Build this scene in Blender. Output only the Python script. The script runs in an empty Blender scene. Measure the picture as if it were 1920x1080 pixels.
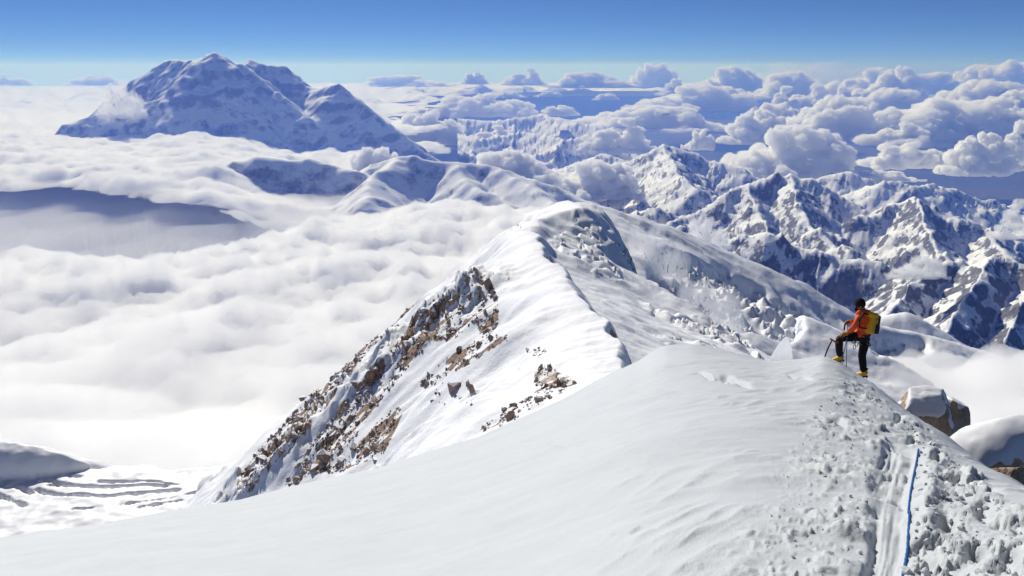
import bpy, bmesh, math, random
import numpy as np
from mathutils import Vector, Matrix, Euler

S = bpy.context.scene
COL = S.collection
rad = math.radians

# ------------------------------------------------------------------ camera
FPX, HORIZON = 1440.0, 125.0                 # focal length and eye level, in pixels of a 1920 x 1080 frame
PITCH = math.atan((540 - HORIZON) / FPX)
cam_d = bpy.data.cameras.new('camera')
cam_d.sensor_width = 36.0
cam_d.lens = FPX / 1920 * 36
cam_d.clip_start, cam_d.clip_end = 0.1, 900000.0
cam = bpy.data.objects.new('camera', cam_d)
cam.rotation_euler = (math.pi / 2 - PITCH, 0, 0)
COL.objects.link(cam)
S.camera = cam

# ------------------------------------------------------------------ light
SUN_AZ, SUN_EL = rad(-23), rad(33)           # azimuth from +Y towards +X
w = bpy.data.worlds.new('World')
S.world = w
w.use_nodes = True
nt = w.node_tree
sky = nt.nodes.new('ShaderNodeTexSky')
sky.sky_type = 'NISHITA'
sky.sun_disc = False
sky.sun_elevation = SUN_EL
sky.sun_rotation = SUN_AZ
sky.altitude = 9000
sky.air_density = 1.0
sky.dust_density = 0.4
sky.ozone_density = 7.0
nt.nodes['Background'].inputs['Strength'].default_value = 0.06
nt.links.new(sky.outputs[0], nt.nodes['Background'].inputs[0])

sd = bpy.data.lights.new('sun', 'SUN')
sd.energy, sd.angle, sd.color = 4.2, rad(0.53), (1.0, 0.965, 0.915)
sun = bpy.data.objects.new('sun', sd)
sdir = Vector((math.sin(SUN_AZ) * math.cos(SUN_EL), math.cos(SUN_AZ) * math.cos(SUN_EL), math.sin(SUN_EL)))
sun.rotation_euler = (-sdir).to_track_quat('-Z', 'Y').to_euler()
COL.objects.link(sun)

S.view_settings.view_transform = 'Standard'
S.view_settings.look = 'None'
S.view_settings.gamma = 1.0
S.view_settings.exposure = 0.2
S.view_settings.use_curve_mapping = False
S.cycles.max_bounces = 24
S.cycles.diffuse_bounces = 5
S.cycles.volume_bounces = 20
S.cycles.transparent_max_bounces = 16
S.cycles.use_denoising = True
S.cycles.caustics_reflective = False

# ------------------------------------------------------------------ numeric helpers
CP, SP = math.cos(PITCH), math.sin(PITCH)

def ray(px, py):
    a, b = px - 960.0, 540.0 - py
    return np.array([a, FPX * CP + b * SP, -FPX * SP + b * CP])

def at(px, py, y):
    """point seen at that pixel of the photograph at ground distance y"""
    d = ray(px, py)
    return d * (y / d[1])

def px_of(x, y, z):
    dep = y * CP - z * SP
    up = y * SP + z * CP
    return 960 + FPX * x / dep, 540 - FPX * up / dep

_rs = np.random.RandomState(7)
_perm = np.tile(_rs.permutation(1024), 3).astype(np.int32)
_ga = _rs.rand(1024) * 2 * np.pi
_g2 = np.stack([np.cos(_ga), np.sin(_ga)], 1)
_g3 = _rs.randn(1024, 3); _g3 /= np.linalg.norm(_g3, axis=1)[:, None]

_hr = _rs.rand(1024, 3)

def fade(t):
    return t * t * t * (t * (t * 6 - 15) + 10)

def pn2(x, y, seed=0):
    x = x + seed * 17.31; y = y + seed * 9.77
    xi = np.floor(x).astype(np.int64); yi = np.floor(y).astype(np.int64)
    xf = x - xi; yf = y - yi
    u, v = fade(xf), fade(yf)
    xi &= 1023; yi &= 1023
    def g(dx, dy):
        h = _perm[_perm[(xi + dx) & 1023] + ((yi + dy) & 1023)]
        gr = _g2[h]
        return gr[..., 0] * (xf - dx) + gr[..., 1] * (yf - dy)
    a = g(0, 0) * (1 - u) + g(1, 0) * u
    b = g(0, 1) * (1 - u) + g(1, 1) * u
    return (a * (1 - v) + b * v) * 1.5

def pn3(x, y, z, seed=0):
    x = x + seed * 17.31; y = y + seed * 9.77; z = z + seed * 5.13
    xi = np.floor(x).astype(np.int64); yi = np.floor(y).astype(np.int64); zi = np.floor(z).astype(np.int64)
    xf, yf, zf = x - xi, y - yi, z - zi
    u, v, q = fade(xf), fade(yf), fade(zf)
    xi &= 1023; yi &= 1023; zi &= 1023
    out = 0
    for dx in (0, 1):
        for dy in (0, 1):
            for dz in (0, 1):
                h = _perm[_perm[_perm[(xi + dx) & 1023] + ((yi + dy) & 1023)] + ((zi + dz) & 1023)]
                gr = _g3[h]
                d = gr[..., 0] * (xf - dx) + gr[..., 1] * (yf - dy) + gr[..., 2] * (zf - dz)
                out = out + d * (u if dx else 1 - u) * (v if dy else 1 - v) * (q if dz else 1 - q)
    return out * 1.5

def fbm(x, y, octv=5, seed=0, gain=0.5):
    a, s = 1.0, 0
    for k in range(octv):
        s = s + a * pn2(x * 2.03 ** k, y * 2.03 ** k, seed + k)
        a *= gain
    return s

def ridged(x, y, octv=5, seed=0, gain=0.5):
    a, s, wt = 1.0, 0, 1.0
    for k in range(octv):
        n = 1 - np.abs(pn2(x * 2.03 ** k, y * 2.03 ** k, seed + k)) * 1.6
        n = np.clip(n, 0, 1) ** 2 * wt
        wt = np.clip(n * 1.6, 0, 1)
        s = s + a * n
        a *= gain
    return s

def billow(x, y, octv=4, seed=0, gain=0.5):
    a, s = 1.0, 0
    for k in range(octv):
        s = s + a * (np.abs(pn2(x * 2.1 ** k, y * 2.1 ** k, seed + k)) * 2 - 0.5)
        a *= gain
    return s

def sag(x, y):
    """drop of the round earth below the tangent plane"""
    return (x * x + y * y) / (2 * 6371000.0)

def sstep(a, b, x):
    t = np.clip((x - a) / (b - a), 0, 1)
    return t * t * (3 - 2 * t)

def smax(a, b, k):
    h = np.clip(0.5 + 0.5 * (a - b) / k, 0, 1)
    return b * (1 - h) + a * h + k * h * (1 - h)

def ridge(X, Y, pts, sl, sr, rnd=0.0, flute=None, wob=0.0, fs=1.0):
    """height of a polyline crest that falls off with slope sl on its left and sr on its right"""
    out = np.full(X.shape, -1e9)
    acc = 0.0
    for (x0, y0, z0), (x1, y1, z1) in zip(pts[:-1], pts[1:]):
        dx, dy = x1 - x0, y1 - y0
        L2 = dx * dx + dy * dy + 1e-9
        t = np.clip(((X - x0) * dx + (Y - y0) * dy) / L2, 0, 1)
        qx, qy = X - (x0 + t * dx), Y - (y0 + t * dy)
        d = np.sqrt(qx * qx + qy * qy)
        side = (dx * qy - dy * qx)                     # > 0 on the left of the direction of travel
        s = np.where(side > 0, sl, sr)
        dd = np.sqrt(d * d + rnd * rnd) - rnd if rnd else d
        h = z0 + t * (z1 - z0) - s * dd
        if flute is not None:
            u = acc + t * math.sqrt(L2)
            k = np.clip(d / 260.0, 0, 1) * np.clip(1.6 - d / 1400.0, 0, 1)
            h = h + k * flute * (1.0 - 2.2 * np.abs(pn2(u / (120.0 * fs) + wob, d / 900.0, 303)) - 0.9 * np.abs(pn2(u / (47.0 * fs) + wob, d / 500.0, 304)))
        acc += math.sqrt(L2)
        out = np.maximum(out, h)
    return out

def ridge_near(X, Y, pts, sl, sr, rnd):
    """as ridge(), but each point takes its height from the nearest stretch of crest; also returns distance and side"""
    bd = np.full(X.shape, 1e18); bz = np.zeros(X.shape); bs = np.zeros(X.shape)
    for (x0, y0, z0), (x1, y1, z1) in zip(pts[:-1], pts[1:]):
        dx, dy = x1 - x0, y1 - y0
        t = np.clip(((X - x0) * dx + (Y - y0) * dy) / (dx * dx + dy * dy), 0, 1)
        qx, qy = X - (x0 + t * dx), Y - (y0 + t * dy)
        d = np.hypot(qx, qy)
        u = d < bd
        bd = np.where(u, d, bd); bz = np.where(u, z0 + t * (z1 - z0), bz); bs = np.where(u, np.sign(dx * qy - dy * qx), bs)
    return bz - np.where(bs > 0, sl, sr) * (np.sqrt(bd * bd + rnd * rnd) - rnd), bd, bs

def worley(x, y, seed=0):
    """cellular noise: distance to the nearest and second nearest cell centre and that cell's random number"""
    xi = np.floor(x).astype(np.int64); yi = np.floor(y).astype(np.int64)
    f1 = np.full(x.shape, 9.0); f2 = np.full(x.shape, 9.0); idn = np.zeros(x.shape)
    for dx in (-1, 0, 1):
        for dy in (-1, 0, 1):
            cx_, cy_ = xi + dx, yi + dy
            h = _perm[_perm[(cx_ + seed * 31) & 1023] + (cy_ & 1023)]
            ox, oy = _hr[h, 0], _hr[h, 1]
            d = np.hypot(cx_ + ox - x, cy_ + oy - y)
            n1 = d < f1
            f2 = np.where(n1, f1, np.minimum(f2, d)); idn = np.where(n1, _hr[h, 2], idn); f1 = np.where(n1, d, f1)
    return f1, f2, idn

# ------------------------------------------------------------------ object helpers
def mesh_from(name, V, F, smooth=True):
    me = bpy.data.meshes.new(name)
    V = np.asarray(V, dtype=np.float32).reshape(-1, 3)
    F = np.asarray(F, dtype=np.int32)
    me.vertices.add(len(V)); me.vertices.foreach_set('co', V.ravel())
    n = F.shape[1]
    me.loops.add(F.size); me.loops.foreach_set('vertex_index', F.ravel())
    me.polygons.add(len(F))
    me.polygons.foreach_set('loop_start', np.arange(len(F), dtype=np.int32) * n)
    me.polygons.foreach_set('loop_total', np.full(len(F), n, dtype=np.int32))
    me.polygons.foreach_set('use_smooth', np.full(len(F), smooth))
    me.update(calc_edges=True)
    return me

def grid_faces(nr, nc):
    i = np.arange(nr * nc).reshape(nr, nc)
    return np.stack([i[:-1, :-1], i[:-1, 1:], i[1:, 1:], i[1:, :-1]], -1).reshape(-1, 4)

def link(name, me, mat=None, parent=None, loc=None, **props):
    o = bpy.data.objects.new(name, me)
    COL.objects.link(o)
    if mat is not None and me is not None and not me.materials:
        me.materials.append(mat)
    if parent is not None:
        o.parent = parent
    if loc is not None:
        o.location = loc
    for k, v in props.items():
        o[k] = v
    return o

def grid_object(name, X, Y, Z, mat, flip=False, **props):
    F = grid_faces(*X.shape)
    if flip:
        F = F[:, ::-1]
    return link(name, mesh_from(name, np.stack([X, Y, Z], -1), F), mat, **props)

def polar(a0, a1, na, r0, r1, nr):
    az = np.linspace(a0, a1, na); r = np.geomspace(r0, r1, nr)
    A, R = np.meshgrid(az, r)
    return R * np.sin(A), R * np.cos(A)

# ------------------------------------------------------------------ material helpers
class NT:
    def __init__(s, name):
        s.m = bpy.data.materials.new(name); s.m.use_nodes = True
        s.t = s.m.node_tree; s.t.nodes.clear()
        s.out = s.n('ShaderNodeOutputMaterial')
    def n(s, typ, ins=None, **kw):
        nd = s.t.nodes.new(typ)
        for k, v in kw.items():
            setattr(nd, k, v)
        for k, v in (ins or {}).items():
            s.put(nd.inputs[k], v)
        return nd
    def put(s, sock, v):
        if hasattr(v, 'bl_idname') and v.bl_idname.startswith('NodeSocket'):
            s.t.links.new(v, sock)
        else:
            sock.default_value = v
    def math(s, op, a, b=None, clamp=False):
        nd = s.n('ShaderNodeMath', operation=op); nd.use_clamp = clamp
        s.put(nd.inputs[0], a)
        if b is not None:
            s.put(nd.inputs[1], b)
        return nd.outputs[0]
    def ramp(s, fac, lo, hi):
        nd = s.n('ShaderNodeMapRange', {'Value': fac, 'From Min': lo, 'From Max': hi}, interpolation_type='SMOOTHSTEP')
        return nd.outputs[0]
    def mix(s, fac, a, b):
        nd = s.n('ShaderNodeMix', data_type='RGBA')
        s.put(nd.inputs[0], fac); s.put(nd.inputs[6], a); s.put(nd.inputs[7], b)
        return nd.outputs[2]
    def noise(s, scale, detail=6, rough=0.55, vec=None, dist=0.0):
        ins = {'Scale': scale, 'Detail': detail, 'Roughness': rough, 'Distortion': dist}
        if vec is not None:
            ins['Vector'] = vec
        return s.n('ShaderNodeTexNoise', ins).outputs['Fac']
    def pos(s, sx=1, sy=1, sz=1):
        g = s.n('ShaderNodeNewGeometry')
        mp = s.n('ShaderNodeVectorMath', {0: g.outputs['Position'], 1: (sx, sy, sz)}, operation='MULTIPLY')
        return mp.outputs[0]
    def bsdf(s, col, rough=0.7, spec=0.2, normal=None, **kw):
        ins = {'Base Color': col, 'Roughness': rough, 'Specular IOR Level': spec}
        if normal is not None:
            ins['Normal'] = normal
        ins.update(kw)
        b = s.n('ShaderNodeBsdfPrincipled', ins)
        s.t.links.new(b.outputs[0], s.out.inputs['Surface'])
        return b
    def bump(s, h, strength=0.5, dist=0.1):
        return s.n('ShaderNodeBump', {'Height': h, 'Strength': strength, 'Distance': dist}).outputs[0]

def C(r, g, b):
    return (r, g, b, 1.0)

def plain(name, col, rough=0.6, spec=0.3, metal=0.0, var=0.0, scale=30.0):
    t = NT(name)
    c = col
    if var:
        n = t.noise(scale, 5, 0.6)
        lo = tuple(max(0, k * (1 - var)) for k in col[:3]) + (1,)
        hi = tuple(min(1, k * (1 + var)) for k in col[:3]) + (1,)
        c = t.mix(t.ramp(n, 0.3, 0.7), lo, hi)
    t.bsdf(c, rough, spec, Metallic=metal)
    return t.m

def volume_mat(name, dens, col, aniso=0.0, absorb=C(1, 1, 1)):
    t = NT(name)
    v = t.n('ShaderNodeVolumePrincipled', {'Color': col, 'Density': dens, 'Anisotropy': aniso, 'Absorption Color': absorb})
    t.t.links.new(v.outputs[0], t.out.inputs['Volume'])
    return t.m
# ================================================================== the far setting
SNOW = C(0.86, 0.87, 0.89)

def alpine(name, snow_lo, snow_hi, nscale, rock_a, rock_b, bump_d, streak=(1, 1, 1), amp=0.35, snow=None):
    """snow where the ground is gentle, rock where it is steep, the border broken up by noise"""
    t = NT(name)
    g = t.n('ShaderNodeNewGeometry')
    nz = t.n('ShaderNodeSeparateXYZ', {0: g.outputs['Normal']}).outputs[2]
    p = t.pos(nscale * streak[0], nscale * streak[1], nscale * streak[2])
    n1 = t.noise(1.0, 7, 0.62, p)
    n2 = t.noise(4.3, 5, 0.6, p)
    s = t.math('ADD', nz, t.math('MULTIPLY', t.math('SUBTRACT', n1, 0.5), amp))
    s = t.math('ADD', s, t.math('MULTIPLY', t.math('SUBTRACT', n2, 0.5), amp * 0.55))
    k = t.ramp(s, snow_lo, snow_hi)
    rock = t.mix(t.ramp(n2, 0.35, 0.65), rock_a, rock_b)
    bmp = t.bump(t.math('ADD', n1, t.math('MULTIPLY', n2, 0.5)), 0.8, bump_d)
    t.bsdf(t.mix(k, rock, snow or SNOW), 0.75, 0.1, bmp)
    return t.m

# ---- lowland plain far below, out to the horizon
t = NT('lowland_ground')
p = t.pos(1 / 5000, 1 / 5000, 1 / 5000)
n = t.noise(1.0, 8, 0.6, p)
lake = t.ramp(t.noise(2.2, 3, 0.5, t.pos(1 / 5200, 1 / 1700, 1)), 0.69, 0.72)
c = t.mix(t.ramp(n, 0.35, 0.65), C(0.030, 0.034, 0.030), C(0.075, 0.075, 0.070))
t.bsdf(t.mix(lake, c, C(0.45, 0.47, 0.5)), 0.9, 0.1)
X, Y = polar(rad(-62), rad(62), 180, 300, 260000, 160)
Zg = -4000 - sag(X, Y) + 25 * fbm(X / 3000, Y / 3000, 4, 3)
grid_object('lowland_plain', X, Y, Zg, t.m, kind='structure',
            label='dark hazy lowland plain far below the clouds')

# ---- the big snowy mountain beyond the clouds and its foothills
def K(*p):
    return [at(a, b, c * 1000.0) for a, b, c in p]

X, Y = np.meshgrid(np.arange(-14500, 3400, 46.0), np.arange(8800, 25000, 48.0))
wx = 240 * fbm(X / 1900, Y / 1900, 4, 11); wy = 240 * fbm(X / 1900, Y / 1900, 4, 12)
wk = sstep(0, 1, 1.0)
XW, YW = X + wx * 0.22, Y + wy * 0.22
R = [
    (K((405, 97, 21.00), (385, 107, 20.88), (335, 157, 20.40), (303, 182, 20.10), (255, 196, 19.80), (190, 210, 19.50), (115, 234, 19.20)), 0.85, 0.85),
    (K((405, 97, 21.00), (385, 106, 21.18), (360, 113, 21.48), (330, 111, 21.78), (305, 115, 21.90), (280, 131, 21.90), (250, 150, 21.90), (217, 174, 21.90), (185, 240, 21.84)), 0.85, 0.85),
    (K((405, 97, 21.00), (450, 168, 20.28), (473, 203, 19.92), (500, 238, 19.50), (553, 282, 18.90), (610, 330, 18.30)), 0.85, 0.85),
    (K((440, 116, 21.24), (458, 121, 21.18), (520, 173, 20.70), (567, 210, 20.28), (640, 263, 19.68), (690, 300, 19.20), (760, 350, 18.48)), 0.85, 0.85),
    (K((405, 97, 21.00), (440, 116, 21.30), (458, 122, 21.60), (468, 111, 22.08), (500, 120, 22.20), (530, 122, 22.32), (545, 132, 22.38), (575, 160, 22.38)), 0.85, 0.85),
    (K((575, 160, 22.20), (600, 161, 21.90), (612, 160, 21.60), (632, 156, 21.30), (655, 176, 21.00), (700, 210, 20.40), (760, 255, 19.80), (800, 285, 19.38), (860, 320, 18.72)), 0.85, 0.85),
    (K((303, 182, 20.10), (330, 220, 19.44), (350, 262, 18.84)), 0.85, 0.85),
    (K((360, 140, 20.64), (400, 190, 20.04), (425, 240, 19.32)), 0.85, 0.85),
    (K((612, 160, 21.60), (640, 205, 20.76), (690, 250, 20.10)), 0.85, 0.85),
]
Z = np.full(X.shape, -4300.0)
for pts, sl, sr in R:
    Z = np.maximum(Z, ridge(XW, YW, pts, sl, sr, 0.0, 95.0, wx / 420, 2.6))
HL = [
    (K((425, 325, 12.0), (445, 303, 12.0), (480, 293, 12.0), (540, 297, 12.1), (590, 300, 12.1), (640, 318, 12.0), (690, 340, 12)), 0.42, 1.1, 90),
    (K((680, 322, 12.2), (740, 292, 12.2), (800, 298, 12.1), (850, 303, 12.0), (930, 313, 11.8), (1000, 336, 11.4), (1080, 368, 11), (1160, 398, 10.6), (1230, 425, 10.4)), 0.45, 1.05, 50),
    (K((850, 303, 12.0), (872, 345, 11.2), (930, 372, 10.6), (990, 400, 10.2)), 0.7, 0.8, 60),
    (K((740, 292, 12.2), (700, 335, 11.2), (690, 372, 10.2)), 0.7, 0.8, 80),
    (K((930, 313, 11.8), (985, 345, 11.0), (1040, 385, 10.2)), 0.7, 0.8, 60),
]
Zh = np.full(X.shape, -4300.0)
for pts, sl, sr, rn in HL:
    Zh = np.maximum(Zh, ridge(X + wx * .35, Y + wy * .35, pts, sl, sr, rn))
Z = np.maximum(Z, Zh)
rel = sstep(-4200, -1500, Z)
Z = Z + rel * (26 * (ridged(X / 1100, Y / 1100, 5, 21) - 0.75) + 26 * (ridged(X / 520 + wx / 900, Y / 520, 5, 25, .55) - .7))
foraker_mat = alpine('far_mountain_snow_rock_shade', 0.61, 0.80, 1 / 220, C(0.10, 0.10, 0.115), C(0.22, 0.22, 0.235), 10.0, amp=0.34, snow=C(.84, .85, .87))  # real rock, its share raised to paint shade into the steep faces
grid_object('snow_mountain', X, Y, Z, foraker_mat, kind='structure',
            label='big snow covered mountain with several summits rising out of the cloud sea')

# ---- the shadowed valley slopes under the gap in the clouds
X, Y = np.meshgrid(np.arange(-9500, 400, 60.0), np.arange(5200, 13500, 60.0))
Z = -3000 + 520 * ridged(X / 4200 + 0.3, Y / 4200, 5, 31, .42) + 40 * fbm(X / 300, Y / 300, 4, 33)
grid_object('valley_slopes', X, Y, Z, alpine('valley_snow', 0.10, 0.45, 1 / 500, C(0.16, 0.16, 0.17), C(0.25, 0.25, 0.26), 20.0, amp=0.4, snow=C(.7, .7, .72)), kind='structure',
            label='snowy valley slopes in shade under a gap in the clouds')

# ---- the ranges on the right
X, Y = polar(rad(-4), rad(40), 550, 3300, 48000, 400)
D = np.hypot(X, Y)
wx = 130 * fbm(X / 1100, Y / 1100, 4, 41); wy = 130 * fbm(X / 1100, Y / 1100, 4, 42)
R = [
    (K((1270, 425, 6.2), (1330, 462, 6.0), (1370, 455, 5.8), (1440, 443, 5.6), (1485, 465, 5.5), (1560, 487, 5.4), (1640, 497, 5.3), (1720, 508, 5.2), (1800, 525, 5.2)), 0.9, 0.85),
    (K((1210, 440, 9.2), (1270, 415, 9.2), (1310, 393, 9.3), (1350, 370, 9.4), (1400, 345, 9.6), (1440, 330, 9.8), (1480, 324, 9.8), (1520, 337, 9.7), (1570, 362, 9.5), (1620, 392, 9.2), (1690, 430, 8.8)), 0.75, 0.66),
    (K((1400, 345, 9.6), (1425, 390, 8.8), (1440, 430, 8.1), (1470, 480, 7.3)), 0.8, 0.8),
    (K((1480, 324, 9.8), (1500, 385, 8.8), (1535, 430, 8.0), (1590, 480, 7.2)), 0.75, 0.8),
    (K((1600, 410, 8.8), (1650, 395, 8.9), (1690, 378, 9.0), (1715, 364, 9.0), (1745, 385, 8.9), (1800, 415, 8.6), (1860, 430, 8.4), (1930, 452, 8.2)), 0.72, 0.72),
    (K((1715, 364, 9.0), (1730, 420, 8.1), (1760, 460, 7.4), (1800, 500, 6.7)), 0.8, 0.8),
    (K((1860, 430, 8.4), (1880, 470, 7.5), (1920, 500, 6.9)), 0.8, 0.8),
    (K((1690, 530, 4.9), (1740, 505, 4.9), (1800, 492, 4.9), (1850, 476, 4.9), (1890, 490, 4.8), (1950, 520, 4.7)), 0.9, 0.9),
    (K((1850, 476, 4.9), (1830, 540, 4.4), (1790, 600, 4.0), (1770, 650, 3.75)), 0.85, 0.85),
    (K((1740, 505, 4.9), (1700, 560, 4.4), (1660, 600, 4.1)), 0.9, 0.9),
    (K((1920, 505, 4.8), (1920, 590, 4.1), (1890, 650, 3.8)), 0.85, 0.85),
    (K((1540, 335, 14), (1580, 320, 14), (1620, 335, 13.8), (1650, 352, 13.5)), 0.6, 0.6),
    (K((1620, 362, 12.5), (1660, 343, 12.6), (1685, 340, 12.6), (1720, 348, 12.6), (1760, 348, 13), (1800, 358, 13), (1850, 375, 13), (1900, 388, 13.4)), 0.5, 0.5),
    (K((1180, 300, 15), (1220, 282, 15), (1245, 272, 15.2), (1290, 282, 15.2), (1330, 298, 15), (1390, 312, 14.5)), 0.62, 0.62),
    (K((1245, 272, 15.2), (1270, 320, 13.2), (1300, 350, 12)), 0.7, 0.7),
    (K((960, 330, 15.5), (1010, 318, 15.5), (1060, 330, 15), (1120, 345, 14)), 0.5, 0.5),
    (K((1090, 300, 18), (1130, 285, 18), (1170, 298, 17.5)), 0.55, 0.55),
    (K((780, 235, 30), (860, 222, 30), (940, 226, 30), (1010, 214, 31), (1080, 228, 29), (1150, 240, 28)), 0.5, 0.5),
    (K((800, 262, 24), (850, 248, 24), (900, 262, 23), (980, 246, 24), (1060, 262, 22.5), (1130, 255, 23)), 0.55, 0.55),
]
pxg = 960 + FPX * X / Y * 0.98
far = sstep(15000, 26000, D) * sstep(1080, 1320, pxg)
far = np.maximum(far, sstep(30000, 40000, D))
base = -2350 - 350 * sstep(6000, 16000, D) - 1500 * far - 250 * sstep(9500, 14000, D) * sstep(1450, 1700, pxg)
am = (620 * (1 - far))
rgn = ridged((X + wx) / 3100, (Y + wy) / 3100, 6, 45, 0.43)
Z = base + am * (rgn - 0.5)
for pts, sl, sr in R:
    jig = 1 + 0.28 * fbm(X / 420, Y / 420, 3, 47)
    Z = smax(Z, ridge(X + wx * .45, Y + wy * .45, pts, sl, sr, 0.0, 46.0, 0.35 * wx / 130) + 6 * jig, 22.0)
hi = sstep(-3600, -2300, Z)
Z = Z + hi * (48 * (ridged((X + wx) / 620, (Y + wy) / 620, 4, 51, 0.55) - 0.6) + 14 * (ridged(X / 150, Y / 150, 3, 57) - .6))
Z = np.maximum(Z, -4160 - sag(X, Y))
range_mat = alpine('range_rock_and_snow', 0.72, 0.82, 1 / 120, C(0.09, 0.092, 0.105), C(0.18, 0.18, 0.19), 14.0, (1, 1, 0.35), amp=0.62)
grid_object('mountain_range', X, Y, Z, range_mat, kind='structure',
            label='rugged snow and rock mountain ranges below and to the right of the ridge')

# ---- haze: one closed box of thin blue air round everything
def box_mesh(name, x0, x1, y0, y1, z0, z1):
    V = [(x, y, z) for z in (z0, z1) for y in (y0, y1) for x in (x0, x1)]
    F = [(0, 2, 3, 1), (4, 5, 7, 6), (0, 1, 5, 4), (2, 6, 7, 3), (0, 4, 6, 2), (1, 3, 7, 5)]
    return mesh_from(name, V, F, smooth=False)

haze_mat = volume_mat("haze_air", 3.0e-5, C(0.155, 0.29, 1.0), 0.0, C(0.85, 0.9, 1.0))
link('haze', box_mesh('haze', -260000, 260000, -20000, 270000, -9400, 640), haze_mat, kind='stuff',
     label='thin blue air haze over the far mountains', category='haze')
# ================================================================== clouds
t = NT('cloud_core')
t.bsdf(C(0.97, 0.973, 0.975), 1.0, 0.0)
cloud_core = t.m
t = NT('cumulus_core')
df = t.n('ShaderNodeBsdfDiffuse', {'Color': C(0.985, 0.985, 0.987)})
tl = t.n('ShaderNodeBsdfTranslucent', {'Color': C(0.985, 0.985, 0.987)})
mx = t.n('ShaderNodeMixShader', {0: 0.65})
t.t.links.new(df.outputs[0], mx.inputs[1]); t.t.links.new(tl.outputs[0], mx.inputs[2])
t.t.links.new(mx.outputs[0], t.out.inputs['Surface'])
cumulus_core = t.m
VAP = {}
def vapour_mat(dens):
    key = float('%.2g' % dens)
    if key not in VAP:
        VAP[key] = volume_mat('cloud_vapour_%g' % key, key, C(0.998, 0.999, 1.0), 0.0)
    return VAP[key]

def slab(name, X, Y, mid, top, bot, mask, mat, parent=None, sheet=False, **props):
    """closed sheet of cloud: 'top' above and 'bot' below the middle height, both tapering to nothing where mask is 0"""
    nr, nc = X.shape
    m = np.clip(mask, 0, 1)
    zt, zb = mid + top * m, mid - bot * m
    on = m > 0
    idx = np.arange(nr * nc).reshape(nr, nc)
    on[0, :] = on[-1, :] = False; on[:, 0] = on[:, -1] = False
    zt = np.where(on, zt, mid); zb = np.where(on, zb, mid)
    bidx = np.where(on, idx + nr * nc, idx)
    keep = on[:-1, :-1] | on[:-1, 1:] | on[1:, 1:] | on[1:, :-1]
    def q(i):
        return np.stack([i[:-1, :-1], i[:-1, 1:], i[1:, 1:], i[1:, :-1]], -1)[keep]
    V = np.concatenate([np.stack([X, Y, zt], -1).reshape(-1, 3), np.stack([X, Y, zb], -1).reshape(-1, 3)])
    F = q(idx) if sheet else np.concatenate([q(idx), q(bidx)[:, ::-1]])
    used = np.unique(F); re = np.zeros(len(V), dtype=np.int64); re[used] = np.arange(len(used))
    return link(name, mesh_from(name, V[used], re[F]), mat, parent, **props)

# ---- far sheet of the cloud sea
X, Y = polar(rad(-46), rad(22), 340, 6800, 235000, 240)
pxg = 960 + FPX * X / (Y * CP + 1500 * SP)
wob = 40 * fbm(X / 1500, Y / 1500, 4, 61) + 15 * fbm(X / 350, Y / 350, 3, 62)
near_edge = np.interp(pxg + wob, [-400, 130, 170, 300, 480, 640, 760, 900, 1000], [11000, 10800, 10200, 9700, 9300, 8800, 8100, 7700, 7400])
m = sstep(0, 1500, Y - near_edge + 500 * fbm(X / 900, Y / 900, 4, 63))
lim = np.interp(np.log(Y), np.log([6800, 9000, 10800, 12500, 13500, 15500, 17500, 30000, 55000, 66000, 74000, 90000]),
                [1030, 1040, 1000, 1130, 1230, 1180, 800, 760, 800, 1150, 1340, 1500])
m = m * sstep(0, 90, lim - pxg + 80 * fbm(X / 1800, Y / 1800, 5, 64))
sc = 1 + sstep(15000, 90000, Y) * 5
n = 0.75 * fbm(X / (1700 * sc), Y / (1700 * sc), 3, 65) + 0.55 * billow(X / (900 * sc), Y / (900 * sc), 5, 66, .6)
mid = -1610 - sag(X, Y) - 110 * sstep(12000, 16000, Y) * sstep(45000, 25000, Y) + 60 * fbm(X / 5000, Y / 5000, 3, 68) - 500 * sstep(380, 600, pxg) * sstep(24000, 18000, Y)
top = 135 + 110 * n * np.minimum(sc, 3.0)
top = np.maximum(top, 15)
sea = slab('cloud_sea', X, Y, mid, top - 25, 160, (m - 0.12) / 0.88, cloud_core, sheet=True, kind='stuff', category='cloud sea',
           label='white sea of cloud spreading round the big mountain to the horizon')
sv = slab('cloud_vapour', X, Y, mid, top + 35, 140, np.sqrt(m), vapour_mat(0.015), sea)

# ---- near sheet of the cloud sea, below the ridge
X, Y = polar(rad(-50), rad(4), 300, 700, 9000, 190)
pxg = 960 + FPX * X / (Y * CP + 1500 * SP)
wob = 25 * fbm(X / 900, Y / 900, 4, 71)
far_edge = np.interp(pxg + wob, [-400, 0, 50, 130, 200, 260, 400, 480, 560, 640, 760, 1000], [6200, 6300, 6700, 6400, 6100, 6200, 6600, 7100, 7600, 8200, 8600, 8900])
m = sstep(0, 900, far_edge - Y + 250 * fbm(X / 700, Y / 700, 4, 73)) * sstep(700, 1300, np.hypot(X, Y))
n = 1.0 * fbm(X / 1100, Y / 1100, 4, 75) + 0.8 * billow(X / 620, Y / 620, 5, 76, .6) * (.35 + .65 * sstep(3000, 5500, Y))
mid = -1580 + 40 * fbm(X / 3000, Y / 3000, 3, 78) + 330 * sstep(4200, 1300, Y)
top = np.maximum(120 + 95 * n, 10)
nsea = slab('cloud_sea', X, Y, mid, top - 35, 200, (m - 0.15) / 0.85, cloud_core, sheet=True, kind='stuff', category='cloud sea',
            label='smooth white cloud bank filling the valley below the rocky snow ridge')
slab('cloud_vapour', X, Y, mid, top + 55, 300, np.sqrt(m), vapour_mat(0.012), nsea)

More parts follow.
